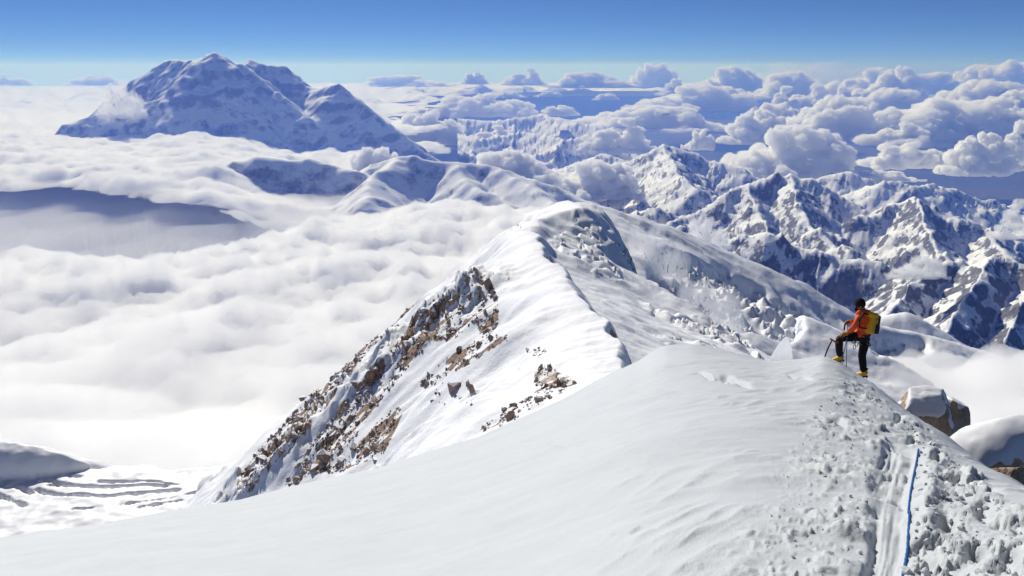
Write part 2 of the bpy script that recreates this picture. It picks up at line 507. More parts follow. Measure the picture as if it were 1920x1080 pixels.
# ---- cumulus clouds
def cumulus(seed, nb, flat=0.5, tower=0.5):
    """one heap of cloud about 1 wide, 0.6 deep and 0.5 high with a flattish base at 0"""
    rs = random.Random(seed)
    bm = bmesh.new()
    nh = max(2, nb // 9)
    humps = [(rs.uniform(-.33, .33), rs.uniform(-.13, .13), rs.uniform(.35, 1.0)) for _ in range(nh)]
    for k in range(nb):
        hx, hy, hh = rs.choice(humps)
        x = hx + rs.gauss(0, .085); y = hy + rs.gauss(0, .07)
        env = max(.08, 1 - (x / .5) ** 2 - (y / .34) ** 2)
        r = rs.uniform(.045, .10) * (0.6 + .5 * env)
        z = r * .5 + rs.random() ** 1.3 * tower * hh * env * .62
        r *= 1 - .35 * z
        mat = Matrix.Translation((x, y, z)) @ Matrix.Diagonal((rs.uniform(1, 1.35), 1, rs.uniform(.75, 1), 1))
        bmesh.ops.create_icosphere(bm, subdivisions=2, radius=r, matrix=mat)
    for k in range(int(nb * .7)):
        x = rs.uniform(-.47, .47); y = rs.uniform(-.26, .26)
        if (x / .5) ** 2 + (y / .3) ** 2 > 1:
            continue
        r = rs.uniform(.03, .06)
        bmesh.ops.create_icosphere(bm, subdivisions=2, radius=r, matrix=Matrix.Translation((x, y, r * .6)) @ Matrix.Diagonal((1.7, 1.4, .6, 1)))
    me = bpy.data.meshes.new('tmp'); bm.to_mesh(me); bm.free()
    o = bpy.data.objects.new('tmp', me); COL.objects.link(o)
    md = o.modifiers.new('r', 'REMESH'); md.mode = 'VOXEL'
    def remesh(vs):
        md.voxel_size = vs
        dg = bpy.context.evaluated_depsgraph_get()
        em = bpy.data.meshes.new_from_object(o.evaluated_get(dg))
        co = np.empty(len(em.vertices) * 3, np.float32); em.vertices.foreach_get('co', co)
        li = np.empty(len(em.loops), np.int32); em.loops.foreach_get('vertex_index', li)
        bpy.data.meshes.remove(em)
        return co.reshape(-1, 3).astype(float), li.reshape(-1, 4)
    def nrm(v, F):
        fn = np.cross(v[F[:, 2]] - v[F[:, 0]], v[F[:, 3]] - v[F[:, 1]])
        out = np.zeros_like(v)
        for k in range(4):
            np.add.at(out, F[:, k], fn)
        return out / (np.linalg.norm(out, axis=1)[:, None] + 1e-12)
    def relax(v, F, it):
        for _ in range(it):
            s = np.zeros_like(v); c = np.zeros(len(v))
            cen = v[F].mean(1)
            for k in range(4):
                np.add.at(s, F[:, k], cen); np.add.at(c, F[:, k], 1)
            v = v * .4 + .6 * s / c[:, None]
        return v
    def shape(vs, amp, off, octv):
        co, F = remesh(vs)
        co = relax(co, F, 3)
        N = nrm(co, F)
        d, a = 0, 1.0
        for k, fr in enumerate((8, 17, 35, 70)[:octv]):
            d = d + a * (np.abs(pn3(co[:, 0] * fr, co[:, 1] * fr, co[:, 2] * fr, seed + k)) * 2 - .55); a *= .6
        co = co + N * (d * amp * (0.45 + .55 * sstep(-.02, .08, co[:, 2])))[:, None]
        co = co + nrm(relax(co, F, 1), F) * off
        co[:, 2] = np.maximum(co[:, 2], co[:, 2] * .35)
        return mesh_from('cloud', co, F)
    core = shape(.019, .030, -CORE_IN, 2); core.name = 'cloud'
    vap = shape(.0115, .040, .012, 4); vap.name = 'cloud_vapour'
    bpy.data.objects.remove(o); bpy.data.meshes.remove(me)
    return core, vap

CORE_IN = .042
KINDS = [cumulus(101 + k, nb, .5, tw) for k, (nb, tw) in enumerate([(70, .55), (95, .75), (60, .9), (110, .5), (50, .45), (80, 1.0)])]
KH = []
for c_, v_ in KINDS:
    co = np.empty(len(c_.vertices) * 3, np.float32); c_.vertices.foreach_get('co', co); co = co.reshape(-1, 3)
    KH.append((co[:, 0].min(), co[:, 0].max(), co[:, 2].max()))

def cloud(k, x0, x1, yt, yb, base=-2350.0, label=None, group=None, deep=0.6, mirror=False, y=None):
    d = ray((x0 + x1) / 2, yb)
    yy = y if y else base * d[1] / d[2]
    c = at((x0 + x1) / 2, yb, yy)
    wd = (at(x1, yb, yy) - at(x0, yb, yy))[0]
    ht = (at(0, yt, yy) - at(0, yb, yy))[2]
    kx0, kx1, kz = KH[k]
    sx = wd / (kx1 - kx0); sz = ht / kz
    sy = min(max(sx * deep / .6, sz * .7), sx * 1.6)
    mc, mv = KINDS[k]
    o = link('cloud', mc, None, None, (c[0] - (kx0 + kx1) / 2 * sx * (-1 if mirror else 1), c[1], c[2]), label=label, category='cloud')
    o.scale = (sx, sy, sz)
    if mirror:
        o.rotation_euler = (0, 0, math.pi)
    if group:
        o['group'] = group
    o.material_slots[0].link = 'OBJECT' if False else o.material_slots[0].link
    v = link('vapour', mv, None, o)
    th = .054 * (sx * sz) ** .5
    v.material_slots[0].link = 'OBJECT'
    v.material_slots[0].material = vapour_mat(2.5 / th)
    return o
for c_, v_ in KINDS:
    c_.materials.append(cumulus_core); v_.materials.append(None)

G = 'cumulus clouds over the ranges'
CL = [
    (0, 1318, 1602, 246, 328, 'large flat-based cumulus cloud hanging just behind the broad snow peak'),
    (1, 1345, 1480, 212, 268, 'round cumulus heap rising behind the large flat-based cloud'),
    (4, 1278, 1338, 247, 280, 'small round cumulus puff beside the large flat-based cloud'),
    (2, 1075, 1228, 226, 286, 'dome shaped cumulus cloud over the middle snowy ranges'),
    (4, 1590, 1765, 272, 312, 'long low ragged cloud between two bigger cumulus clouds above the plain'),
    (1, 1755, 1900, 256, 326, 'ragged tall cumulus cloud hanging low over the dark plain'),
    (2, 1852, 1990, 232, 318, 'bright cumulus cloud cut by the right picture edge above the plain'),
    (3, 1455, 1660, 188, 258, 'billowing cumulus bank, front end of the large cloud mass'),
    (5, 1600, 1960, 190, 268, 'broad grey-based cumulus mass over the right of the plain'),
    (1, 1610, 1735, 132, 205, 'tallest cumulus tower of the large cloud mass'),
    (2, 1550, 1650, 152, 205, 'rounded cumulus tower beside the tallest tower'),
    (3, 1700, 1960, 158, 222, 'wide cumulus heap behind the grey-based cloud mass'),
    (0, 1165, 1420, 164, 206, 'long cumulus bank beyond the blue lowland gap'),
    (3, 1055, 1375, 203, 242, 'long low cumulus row with ragged lower edge above the middle ranges'),
    (4, 755, 1002, 180, 217, 'long thin cloud bank over the far snowy hills'),
    (2, 868, 968, 238, 272, 'small bright cloud low over the far snowy hills'),
    (4, 705, 872, 214, 268, 'ragged cloud clinging to the right foot of the big mountain'),
    (1, 1005, 1085, 199, 217, 'thin cloud scrap at the end of the long thin bank'),
    (0, 1280, 1430, 130, 176, 'cumulus heap on the horizon with a shaded blue side'),
    (5, 1180, 1282, 122, 166, 'pair of shaded cumulus towers standing on the horizon'),
    (3, 1400, 1570, 140, 186, 'long cumulus bank in front of the pale veil of cloud'),
    (2, 938, 1024, 130, 160, 'dome shaped cumulus tower on the middle of the horizon'),
    (5, 1815, 1990, 116, 172, 'high cumulus heap at the right end of the horizon'),
    (0, 1700, 1830, 140, 176, 'horizon cumulus between the tallest tower and the right end heap'),
    (4, 1480, 1600, 158, 200, 'low cumulus step below the long horizon bank'),
    (1, 860, 915, 137, 158, 'small cumulus knob on the horizon beside the dome shaped tower'),
    (3, 1020, 1190, 138, 164, 'low cumulus row on the horizon between the dome and the towers'),
    (0, 680, 860, 143, 162, 'flat cumulus row on the horizon right of the big mountain'),
    (2, -10, 66, 141, 160, 'small blue shaded cumulus on the horizon at the left picture edge'),
    (4, 130, 250, 143, 160, 'low pale cumulus row on the horizon touching the big mountain'),
    (5, 1740, 1860, 205, 262, 'shaded cumulus lump in the middle of the grey-based mass'),
    (0, 1500, 1700, 205, 262, 'low puffy cumulus in front of the billowing bank'),
    (1, 1830, 1990, 175, 240, 'tall cumulus at the right edge behind the grey-based mass'),
    (3, 1560, 1760, 172, 225, 'puffy cumulus shelf below the tallest tower'),
    (2, 1430, 1540, 165, 212, 'cumulus knob at the foot of the rounded tower'),
    (4, 1640, 1800, 235, 274, 'ragged lower fringe of the grey-based cloud mass'),
    (0, 1560, 1700, 132, 170, 'distant cumulus heap left of the tallest tower on the horizon'),
    (3, 1755, 1905, 126, 165, 'distant cumulus heap half hidden by the right end heap'),
    (2, 1230, 1330, 150, 180, 'small shaded cumulus under the pair of towers'),
    (4, 925, 990, 173, 183, 'tiny cloud scrap floating over the blue lowland gap'),
    (4, 1000, 1052, 171, 182, 'second tiny cloud scrap over the blue lowland gap'),
    (1, 1110, 1160, 176, 188, 'third tiny cloud scrap, close to the long bank beyond the gap'),
    (5, 1385, 1500, 196, 246, 'cumulus dome wedged between the front bank and the long low row'),
    (4, 1600, 1730, 322, 338, 'thin flat wisp of cloud low over the dark plain'),
]
for i, (k, x0, x1, yt, yb, yy, lab) in enumerate([
        (3, 845, 1070, 290, 350, 12900, 'bright low cloud lapping the shoulder of the dark foothills'),
        (0, 1000, 1200, 308, 366, 12600, 'ragged bright cloud over the valley beside the dark foothills'),
        (5, 640, 760, 280, 335, 13200, 'small cloud heap in the saddle between the two dark foothills')]):
    cloud(k, x0, x1, yt, yb, label=lab, group='clouds round the foothills', y=yy, deep=.7)
for i, (k, x0, x1, yt, yb, lab) in enumerate(CL):
    bz = -2350.0 if yb > 190 else (-2000.0 if yb > 168 else -1500.0)
    if yb <= 168:
        cloud(k, x0, x1, yt, yb, label=lab, group=G, mirror=i % 2 == 1, y=60000 + 4000 * (i % 5), deep=0.5)
    else:
        cloud(k, x0, x1, yt, yb, bz, lab, G, mirror=i % 2 == 1)
# ================================================================== the near snow crest
CR = np.array([
    (-400, 1075, 9), (0, 1012, 13), (200, 983, 15), (450, 938, 18), (700, 882, 21), (900, 820, 23), (1050, 752, 25), (1150, 700, 26),
    (1200, 676, 26), (1225, 658, 26), (1250, 648, 26), (1300, 646, 25), (1360, 658, 23), (1440, 677, 20.5), (1500, 675, 18.5),
    (1545, 668, 17.3), (1572, 679, 16.9), (1600, 698, 16.9), (1616, 708, 16.9), (1640, 722, 15.8), (1700, 772, 12.5), (1800, 843, 8.5),
    (1920, 914, 5.8), (2250, 1060, 3.6)], float)
_P = np.array([at(a, b, c) for a, b, c in CR])
_az = np.arctan2(_P[:, 0], _P[:, 1]); _rc = np.hypot(_P[:, 0], _P[:, 1]); _m = _P[:, 2] / _rc
_tA = np.linspace(-1.6, 1.6, 6401)
def _tab(v, sg):
    q = np.interp(_tA, _az, v)
    k = np.exp(-0.5 * (np.arange(-3 * sg, 3 * sg + 1) / sg) ** 2); k /= k.sum()
    return np.convolve(np.pad(q, 3 * sg, 'edge'), k, 'valid')
_tR, _tM = _tab(_rc, 22), _tab(_m, 9)
_sR, _sM = _tab(_rc, 240), _tab(_m, 240)
FOOT = -1.62

def ground_base(x, y):
    a = np.arctan2(x, y); r = np.hypot(x, y)
    w_ = sstep(.35, .97, r / np.interp(a, _tA, _sR))
    rc = np.interp(a, _tA, _tR) * w_ + np.interp(a, _tA, _sR) * (1 - w_); m = np.interp(a, _tA, _tM) * w_ + np.interp(a, _tA, _sM) * (1 - w_)
    c = FOOT / rc ** 2; b = m - 2 * FOOT / rc
    z = FOOT + b * r + c * r * r
    over = np.maximum(r - 1.15 * rc, 0)
    return z - over * over * 0.004 - over * 0.05

ROPE = [(1722, 842), (1719, 862), (1713, 892), (1707, 925), (1703, 960), (1703, 1000), (1701, 1035), (1695, 1070), (1684, 1120), (1668, 1180)]

def ground(x, y):
    x = np.asarray(x, float); y = np.asarray(y, float)
    z = ground_base(x, y)
    px, py = px_of(x, y, z)
    r = np.hypot(x, y)
    front = sstep(0.6, 1.4, y)
    px = np.where(y > 0.3, px, 0); py = np.where(y > 0.3, py, 1300)
    jit = 28 * fbm(x * 1.7, y * 1.7, 3, 81)
    lb = np.interp(py, [655, 690, 740, 800, 900, 1080, 1300], [1545, 1560, 1530, 1480, 1440, 1330, 1150])
    rb = np.interp(py, [700, 722, 760, 830, 900, 960, 1080, 1300], [1606, 1636, 1680, 1766, 1850, 1915, 2060, 2300])
    rope = np.interp(py, [700, 842, 862, 892, 925, 960, 1000, 1035, 1070, 1120, 1180], [1630, 1722, 1719, 1713, 1707, 1703, 1703, 1701, 1695, 1684, 1668])
    rough = sstep(-30, 110, px + jit - lb) * (1 - sstep(-25, 12, px + jit * .6 - rb)) * front
    # groomed slide track just left of the rope
    tl = np.interp(py, [795, 830, 900, 1080, 1300], [1712, 1655, 1640, 1625, 1560])
    track = sstep(-14, 16, px - tl + jit * .35) * (1 - sstep(-8, 4, px - rope)) * sstep(800, 842, py) * front
    track = track * (1 - .5 * sstep(.12, .5, fbm(x * 2.6, y * 2.6, 3, 100)))
    # trampled, chunky zone right of the rope
    tramp = sstep(0, 26, px - rope) * sstep(770, 840, py) * rough
    # wind relief over everything
    z = z + 0.035 * fbm(x * .35 + .2 * y, y * .8, 4, 82) * sstep(1, 5, r)
    sas = ridged(x * .55 + .25 * y, y * 1.5 - .3 * x, 4, 83, .5)
    rip = ridged((x * .8 + y * .6) * .9, (y * .8 - x * .6) * 3.2, 4, 87, .55)
    band = sstep(-420, -60, px - lb) * sstep(.0, .5, fbm(x * .5, y * .5, 2, 88) + .25)
    z = z + (0.010 * (sas - .6) * (1 - rough) + .016 * (rip - .6) * band + 0.03 * (ridged(x * .18, y * .42 + x * .1, 3, 89) - .6)) * front
    # crumbs: isolated lumps that lengthen with the wind
    u, v = x * .9 + y * .25, y
    patch = sstep(-.4, .4, fbm(x * .9, y * .9, 3, 91))
    far_amp = 1 + .5 * sstep(5, 14, r)
    wx_ = .05 * fbm(x * 9, y * 9, 2, 98); wy_ = .05 * fbm(x * 9, y * 9, 2, 99)
    lump = 0
    for fq, hgt, dens_, sd in ((4.2, .045, .16, 1), (8.5, .030, .26, 2), (17.0, .017, .36, 3)):
        f1, f2, cid = worley((u + wx_) * fq, (v + wy_) * fq * .9, sd)
        cid2 = cid / dens_
        lump = lump + hgt * np.where(cid < dens_ * (.45 + .9 * patch), (.45 + .55 * cid2) * sstep(.52, .12, f1), 0)
    z = z + rough * (1 - track) * (1 - tramp) * (lump * far_amp + .014 * (ridged(u * 3.1, v * 2.2, 3, 84) - .7) - .004)
    ch = 0
    for fq, hgt, sd in ((3.0, .075, 4), (6.8, .055, 5), (14.0, .030, 6), (27.0, .013, 7)):
        f1, f2, cid = worley((u + wx_) * fq, (v + wy_) * fq, sd)
        ch = ch + hgt * (cid - .45) * sstep(.0, .22, f2 - f1) - hgt * .35 * (1 - sstep(.0, .16, f2 - f1))
    ch = ch + .05 * fbm(u * 2, v * 2, 3, 95)
    ch = ch * (.45 + .75 * sstep(-.3, .4, fbm(x * 1.3, y * 1.3, 2, 90)))
    z = z + tramp * (ch + .01)
    # grooves in the track, running down it
    ax = (px - rope) / np.maximum(py - 560, 60) * 4.2
    gr = fbm(ax * 6, py * .006, 4, 96, .55)
    stp = pn2(ax * 1.1, py * .021, 97)
    z = z + track * (-.055 + .020 * gr + .03 * np.sign(stp) * np.minimum(np.abs(stp) * 4, 1) * .5)
    # edge of the slide track beside the rope
    z = z + .05 * front * np.exp(-((px - rope - 34) / 20) ** 2) * sstep(835, 870, py) * (1 - sstep(985, 1040, py))
    # small dark cracks in the crust further out
    for (qx, qy, L, wd, ang, dep) in ((1352, 708, 46, 3.2, .15, .12), (1375, 714, 30, 2.5, .2, .1), (1560, 786, 26, 4, .25, .1), (1500, 706, 20, 2.5, .3, .06), (1072, 834, 34, 2.2, .03, .04), (1015, 832, 30, 2, -.02, .03), (1190, 1000, 40, 2.5, -.2, .02)):
        dx, dy = px - qx, py - qy
        a_ = dx * math.cos(ang) + dy * math.sin(ang); b_ = -dx * math.sin(ang) + dy * math.cos(ang) + 3 * np.sin(dx * .12)
        z = z - dep * np.exp(-(a_ / L) ** 4) * np.exp(-(b_ / wd) ** 2) * (py > 600)
    # boot holes in the trampled zone
    for (qx, qy, s_) in ((1790, 905, 16), (1845, 960, 20), (1775, 985, 18), (1830, 1040, 22), (1895, 1050, 22), (1755, 860, 10), (1712, 818, 8), (1685, 785, 7), (1740, 1050, 15)):
        z = z - .10 * np.exp(-(((px - qx) / s_) ** 2 + ((py - qy) / (s_ * .75)) ** 2) ** 2)
    return z

def snow_mat(name, col=SNOW, s1=2.6, s2=35.0, bs=0.5, bd=0.02, rough=0.55, sss=0.0):
    t = NT(name)
    p = t.pos(1, 1, 1)
    a = t.noise(s1, 6, 0.6, p); b = t.noise(s2, 4, 0.6, p)
    w_ = t.noise(.55, 5, .6, t.pos(1, 2.6, 1))
    c = t.mix(t.ramp(t.math('ADD', t.math('MULTIPLY', a, .4), t.math('MULTIPLY', w_, .6)), .35, .65), (col[0] * .93, col[1] * .935, col[2] * .945, 1), col)
    bm_ = t.bump(t.math('ADD', t.math('MULTIPLY', a, 1.0), t.math('MULTIPLY', b, .25)), bs, bd)
    t.bsdf(c, rough, 0.25, bm_)
    return t.m

near_snow = snow_mat('wind_packed_snow', C(.565, .59, .60), s2=60.0, bs=.6, bd=.03)
A = np.concatenate([np.linspace(rad(-80), rad(-40), 24, endpoint=False), np.linspace(rad(-40), rad(8), 170, endpoint=False),
                    np.linspace(rad(8), rad(40), 330, endpoint=False), np.linspace(rad(40), rad(85), 30)])
Rr = np.concatenate([np.linspace(.05, 1.5, 14, endpoint=False), np.geomspace(1.5, 32, 480, endpoint=False), np.geomspace(32, 95, 24)])
AA, RR = np.meshgrid(A, Rr)
X, Y = RR * np.sin(AA), RR * np.cos(AA)
near_ground = grid_object('snow_slope', X, Y, ground(X, Y), near_snow, kind='structure',
                          label='near snow crest with a trampled track running along it')

# clods of broken snow lying in the track
def hull(seed, n=14, sq=(1, 1, 1), name='rock', smooth=False):
    rs = random.Random(seed)
    bm = bmesh.new()
    for _ in range(n):
        v = Vector((rs.gauss(0, 1), rs.gauss(0, 1), rs.gauss(0, 1))).normalized() * rs.uniform(.75, 1.05) * .5
        bm.verts.new((v.x * sq[0], v.y * sq[1], v.z * sq[2]))
    r = bmesh.ops.convex_hull(bm, input=bm.verts)
    bmesh.ops.delete(bm, geom=[g for g in r['geom_interior'] if isinstance(g, bmesh.types.BMVert)], context='VERTS')
    me = bpy.data.meshes.new(name); bm.to_mesh(me); bm.free()
    if smooth:
        for p_ in me.polygons:
            p_.use_smooth = True
    return me

rs = np.random.RandomState(5)
clods = [hull(300 + k, 16, (1, .85, .7), 'snow_clod') for k in range(8)]
for me in clods:
    me.materials.append(near_snow)
def ground_at(px, py):
    """where the line of sight through that pixel meets the near crest"""
    d = ray(px, py); d = d / np.hypot(d[0], d[1])
    lo = 0.8
    for r in np.arange(.8, 40, .05):
        if d[2] * r < ground(np.array([d[0] * r]), np.array([d[1] * r]))[0]:
            for _ in range(12):
                mid = (lo + r) / 2
                if d[2] * mid < ground(np.array([d[0] * mid]), np.array([d[1] * mid]))[0]:
                    r = mid
                else:
                    lo = mid
            return np.array([d[0] * r, d[1] * r, d[2] * r])
        lo = r
    return None

cx, cy = rs.uniform(.3, 8.5, 9000), rs.uniform(.9, 15.5, 9000)
cz = ground(cx, cy); cpx, cpy = px_of(cx, cy, cz)
lbx = np.interp(cpy, [655, 690, 740, 800, 900, 1080], [1575, 1590, 1560, 1500, 1460, 1350])
rbx = np.interp(cpy, [700, 722, 760, 830, 900, 960, 1080], [1600, 1626, 1665, 1745, 1830, 1895, 2040])
ropx = np.interp(cpy, [700, 842, 960, 1080], [1630, 1722, 1703, 1690])
ok = (cpx > lbx) & (cpx < rbx) & (cpy > 715) & (cpy < 1100) & (cpx < 1930)
ok &= ~((cpx > ropx - 75) & (cpx < ropx + 3) & (cpy > 815))
ok &= (cpx > ropx) | (rs.rand(9000) < .30)
ii = np.nonzero(ok)[0]
csz = rs.gamma(2.2, .011, len(ii)) + .012
csz = np.minimum(csz, .085) * np.where(cpx[ii] > ropx[ii], 1.0, .75)
order = ii[np.argsort(-csz)]; csz = np.sort(csz)[::-1]
order, csz = order[:1500], csz[:1500]
for j in range(200):
    i = order[j]; s_ = csz[j]
    o = link('snow_clod', clods[j % 8], None, near_ground, (cx[i], cy[i], cz[i] + s_ * .12))
    o.scale = (s_, s_ * rs.uniform(.7, 1.1), s_ * rs.uniform(.6, .95)); o.rotation_euler = tuple(rs.uniform(-3, 3, 3))
def joined(name, meshes, locs, scales, rots, mat, parent, **props):
    V, Fs, base = [], [], 0
    data = []
    for me in meshes:
        co = np.empty(len(me.vertices) * 3, np.float32); me.vertices.foreach_get('co', co)
        tri = np.array([list(p_.vertices) for p_ in me.polygons if len(p_.vertices) == 3], int)
        data.append((co.reshape(-1, 3), tri))
    for k, (l, s_, r_) in enumerate(zip(locs, scales, rots)):
        co, tri = data[k % len(data)]
        M = np.array(Euler(r_).to_matrix())
        V.append((co * np.asarray(s_)) @ M.T + l); Fs.append(tri + base); base += len(co)
    return link(name, mesh_from(name, np.concatenate(V), np.concatenate(Fs), smooth=False), mat, parent, **props)
jj = range(200, len(order))
joined('snow_crumbs', clods, [(cx[order[j]], cy[order[j]], cz[order[j]] + csz[j] * .1) for j in jj],
       [(csz[j], csz[j] * .85, csz[j] * .75) for j in jj], [tuple(rs.uniform(-3, 3, 3)) for j in jj], near_snow, near_ground, kind='stuff')

# ================================================================== the middle ridge with its rock bands
def KP(*p):
    return [at(a, b, c) for a, b, c in p]
crest = KP((1172, 790, 55), (1160, 720, 80), (1157, 690, 92), (1153, 645, 112), (1140, 600, 134), (1090, 572, 148), (1078, 548, 168), (1070, 520, 192),
           (1042, 492, 215), (1022, 466, 240), (998, 430, 300), (1006, 412, 335), (1046, 402, 352), (1086, 389, 362), (1085, 383, 392), (1068, 377, 430), (1058, 381, 470))
X, Y = polar(rad(-35), rad(24), 600, 48, 640, 410)
def mid_height(X, Y):
    wx = 3.0 * fbm(X / 26, Y / 26, 3, 101); wy = 3.0 * fbm(X / 26, Y / 26, 3, 102)
    Xw, Yw = X + wx, Y + wy
    best = np.full(X.shape, -1e9)
    sgn = np.zeros(X.shape); dist = np.zeros(X.shape)
    for (x0, y0, z0), (x1, y1, z1) in zip(crest[:-1], crest[1:]):
        dx, dy = x1 - x0, y1 - y0
        t_ = np.clip(((Xw - x0) * dx + (Yw - y0) * dy) / (dx * dx + dy * dy), 0, 1)
        qx, qy = Xw - (x0 + t_ * dx), Yw - (y0 + t_ * dy)
        d = np.hypot(qx, qy)
        left = ((dx * qy - dy * qx) > 0) | ((t_ >= 1) & (y1 > 465))
        hl = .93 * (np.sqrt(d * d + 13.0 ** 2) - 13.0)
        corn = np.interp(y0 + t_ * dy, [60, 100, 125, 142, 160, 190, 215, 245, 300, 345, 362, 390, 430], [3, 4, 5, 4, 3.5, 4, 6, 8, 2.5, 2, 3, 1.5, 0.5])
        hr = corn * sstep(0, np.interp(y0 + t_ * dy, [200, 300, 340, 380], [4.5, 6, 16, 22]), d) + np.interp(y0 + t_ * dy, [290, 330], [.44, .35]) * d + np.where(y0 + t_ * dy > 302, .75, 0) * np.maximum(d - 26, 0)
        h = z0 + t_ * (z1 - z0) - np.where(left, hl, hr)
        u = h > best
        best = np.where(u, h, best); sgn = np.where(u, np.where(left, 1, -1), sgn); dist = np.where(u, d, dist)
    cut = [(66, 560, 0), (52, 440, 0), (38, 376, 0), (34, 361, 0), (55, 320, 0), (72, 290, 0), (88, 250, 0), (97, 200, 0), (102, 140, 0), (106, 40, 0)]
    _, cd, cs = ridge_near(X + .6 * wx, Y + .6 * wy, cut, 1, 1, 0)
    Z = best - np.where(cs > 0, 1.05 * (np.sqrt(cd * cd + 9) - 3), 0)
    lf = (sgn > 0)
    # ribs on the left flank
    deep = sstep(8, 26, dist) * lf
    for yc, wd, amp, tilt in ((118, 9, 3.5, .12), (222, 20, 7.5, -.06), (415, 30, 5, .02), (300, 26, -5, 0), (165, 18, -3.5, 0)):
        q = (Y - yc - tilt * (X - 10) + 7 * fbm(X / 40, Y / 40, 3, 105)) / wd
        Z = Z + deep * amp * np.exp(-q * q) * (1 + .5 * fbm(X / 12, Y / 12, 3, 106))
    rib2 = np.exp(-((Y - 222 + .06 * (X - 10)) / 20.0) ** 2) + .8 * sstep(25, 60, dist) * np.exp(-((Y - 415) / 26.0) ** 2) + .5 * np.exp(-((Y - 118) / 9.0) ** 2)
    Z = Z + deep * rib2 * (2.2 * (ridged(X / 9, Y / 9, 4, 107) - .7) + 1.0 * fbm(X / 3, Y / 3, 3, 108))
    # flutes and wind relief
    Z = Z + lf * .8 * fbm(Y / 16 + X / 60, X / 70, 3, 109) * sstep(3, 20, dist)
    Z = Z + .35 * fbm(X / 9, Y / 5, 4, 110)
    # crevassed right flank
    rt = (sgn < 0) * sstep(4, 14, dist)
    step = fbm(X / 34, Y / 34, 3, 111) * 2.6 + dist / 13
    fr = step - np.floor(step)
    Z = Z + rt * (3.2 * (sstep(.0, .16, fr) - fr) * sstep(.0, .4, fbm(X / 36, Y / 50, 2, 112)) + .22 * fbm(X / 6, Y / 6, 4, 113))
    return Z, sgn, dist
Z, sgn, dist = mid_height(X, Y)

t = NT('ridge_snow_and_rock')
g = t.n('ShaderNodeNewGeometry')
nz = t.n('ShaderNodeSeparateXYZ', {0: g.outputs['Normal']}).outputs[2]
n1 = t.noise(.16, 6, .62, t.pos()); n2 = t.noise(.9, 5, .6, t.pos()); n3 = t.noise(.05, 4, .5, t.pos())
s_ = t.math('ADD', nz, t.math('MULTIPLY', t.math('SUBTRACT', n1, .5), .30))
s_ = t.math('ADD', s_, t.math('MULTIPLY', t.math('SUBTRACT', n2, .5), .22))
sx = t.n('ShaderNodeSeparateXYZ', {0: g.outputs['Position']}).outputs[0]
lim = t.ramp(sx, 26.0, 6.0)
at_ = t.n('ShaderNodeAttribute', attribute_name='bare_rock').outputs['Fac']
s_ = t.math('SUBTRACT', s_, t.math('MULTIPLY', at_, .57))
k = t.ramp(s_, .36, .44)
rock = t.mix(t.ramp(n2, .35, .65), C(.17, .115, .08), C(.40, .265, .175))
t.bsdf(t.mix(k, rock, SNOW), .7, .15, t.bump(t.math('ADD', t.math('MULTIPLY', n1, .6), n2), .6, .35))
ridge_mat = t.m
mid_ridge = grid_object('mountain_ridge', X, Y, Z, ridge_mat, kind='structure',
                        label='corniced snow ridge with bands of brown rock down its flank')

# ---- rocks on the ridge
t = NT('granite_dusted_with_snow')
g = t.n('ShaderNodeNewGeometry')
nz = t.n('ShaderNodeSeparateXYZ', {0: g.outputs['Normal']}).outputs[2]
n1 = t.noise(.9, 5, .6, t.pos()); n2 = t.noise(4.0, 5, .65, t.pos())
oi = t.n('ShaderNodeObjectInfo').outputs['Random']
base_c = t.mix(t.ramp(n1, .35, .65), C(.20, .135, .09), C(.46, .29, .185))
base_c = t.mix(t.math('MULTIPLY', oi, .55), base_c, C(.26, .22, .18))
base_c = t.mix(t.ramp(n2, .55, .75), base_c, C(.10, .08, .065))
k = t.ramp(t.math('ADD', nz, t.math('MULTIPLY', t.math('SUBTRACT', n2, .5), .5)), .62, .74)
t.bsdf(t.mix(k, base_c, SNOW), .8, .2, t.bump(n2, .7, .12))
rock_mat = t.m

def in_poly(px, py, poly):
    c = np.zeros(px.shape, bool)
    n = len(poly)
    for i in range(n):
        x0, y0 = poly[i]; x1, y1 = poly[(i + 1) % n]
        hit = ((y0 > py) != (y1 > py)) & (px < (x1 - x0) * (py - y0) / (y1 - y0 + 1e-9) + x0)
        c ^= hit
    return c
PX, PY = px_of(X, Y, Z)
area = (np.gradient(PX, axis=1) * np.gradient(PY, axis=0) - np.gradient(PX, axis=0) * np.gradient(PY, axis=1))
area = np.clip(-area, 0, 60)                                  # only faces turned to the viewer of the flank
BANDS = [
    ([(880, 500), (915, 515), (935, 560), (935, 610), (905, 640), (890, 600), (850, 640), (800, 640), (790, 610), (840, 560)], 1.0),
    ([(950, 625), (955, 638), (905, 665), (870, 690), (840, 700), (800, 730), (780, 720), (850, 660), (900, 635)], .8),
    ([(800, 570), (840, 560), (830, 620), (780, 670), (740, 720), (700, 770), (660, 830), (600, 890), (530, 915), (560, 860), (620, 790), (680, 715), (700, 690), (740, 650)], 1.5),
    ([(740, 760), (760, 770), (720, 850), (640, 885), (600, 890), (680, 820)], 1.4),
    ([(820, 512), (830, 520), (790, 560), (740, 610), (690, 660), (640, 720), (590, 790), (540, 850), (480, 905), (440, 935), (445, 900), (480, 850), (520, 808), (560, 764), (600, 720), (640, 680), (680, 632), (720, 595), (770, 545)], 1.6),
    ([(1020, 685), (1075, 705), (1085, 720), (1040, 745), (1000, 765), (960, 790), (915, 805), (890, 810), (950, 765), (1000, 740), (1000, 700)], .9),
    ([(985, 660), (1010, 650), (1030, 655), (1010, 672)], .9),
    ([(870, 480), (930, 430), (985, 415), (990, 425), (930, 450), (880, 495)], .25),
    ([(1143, 452), (1152, 452), (1230, 525), (1222, 530)], 1.3),
    ([(800, 715), (880, 715), (885, 760), (810, 760)], .25),
]
W = np.zeros(X.shape)
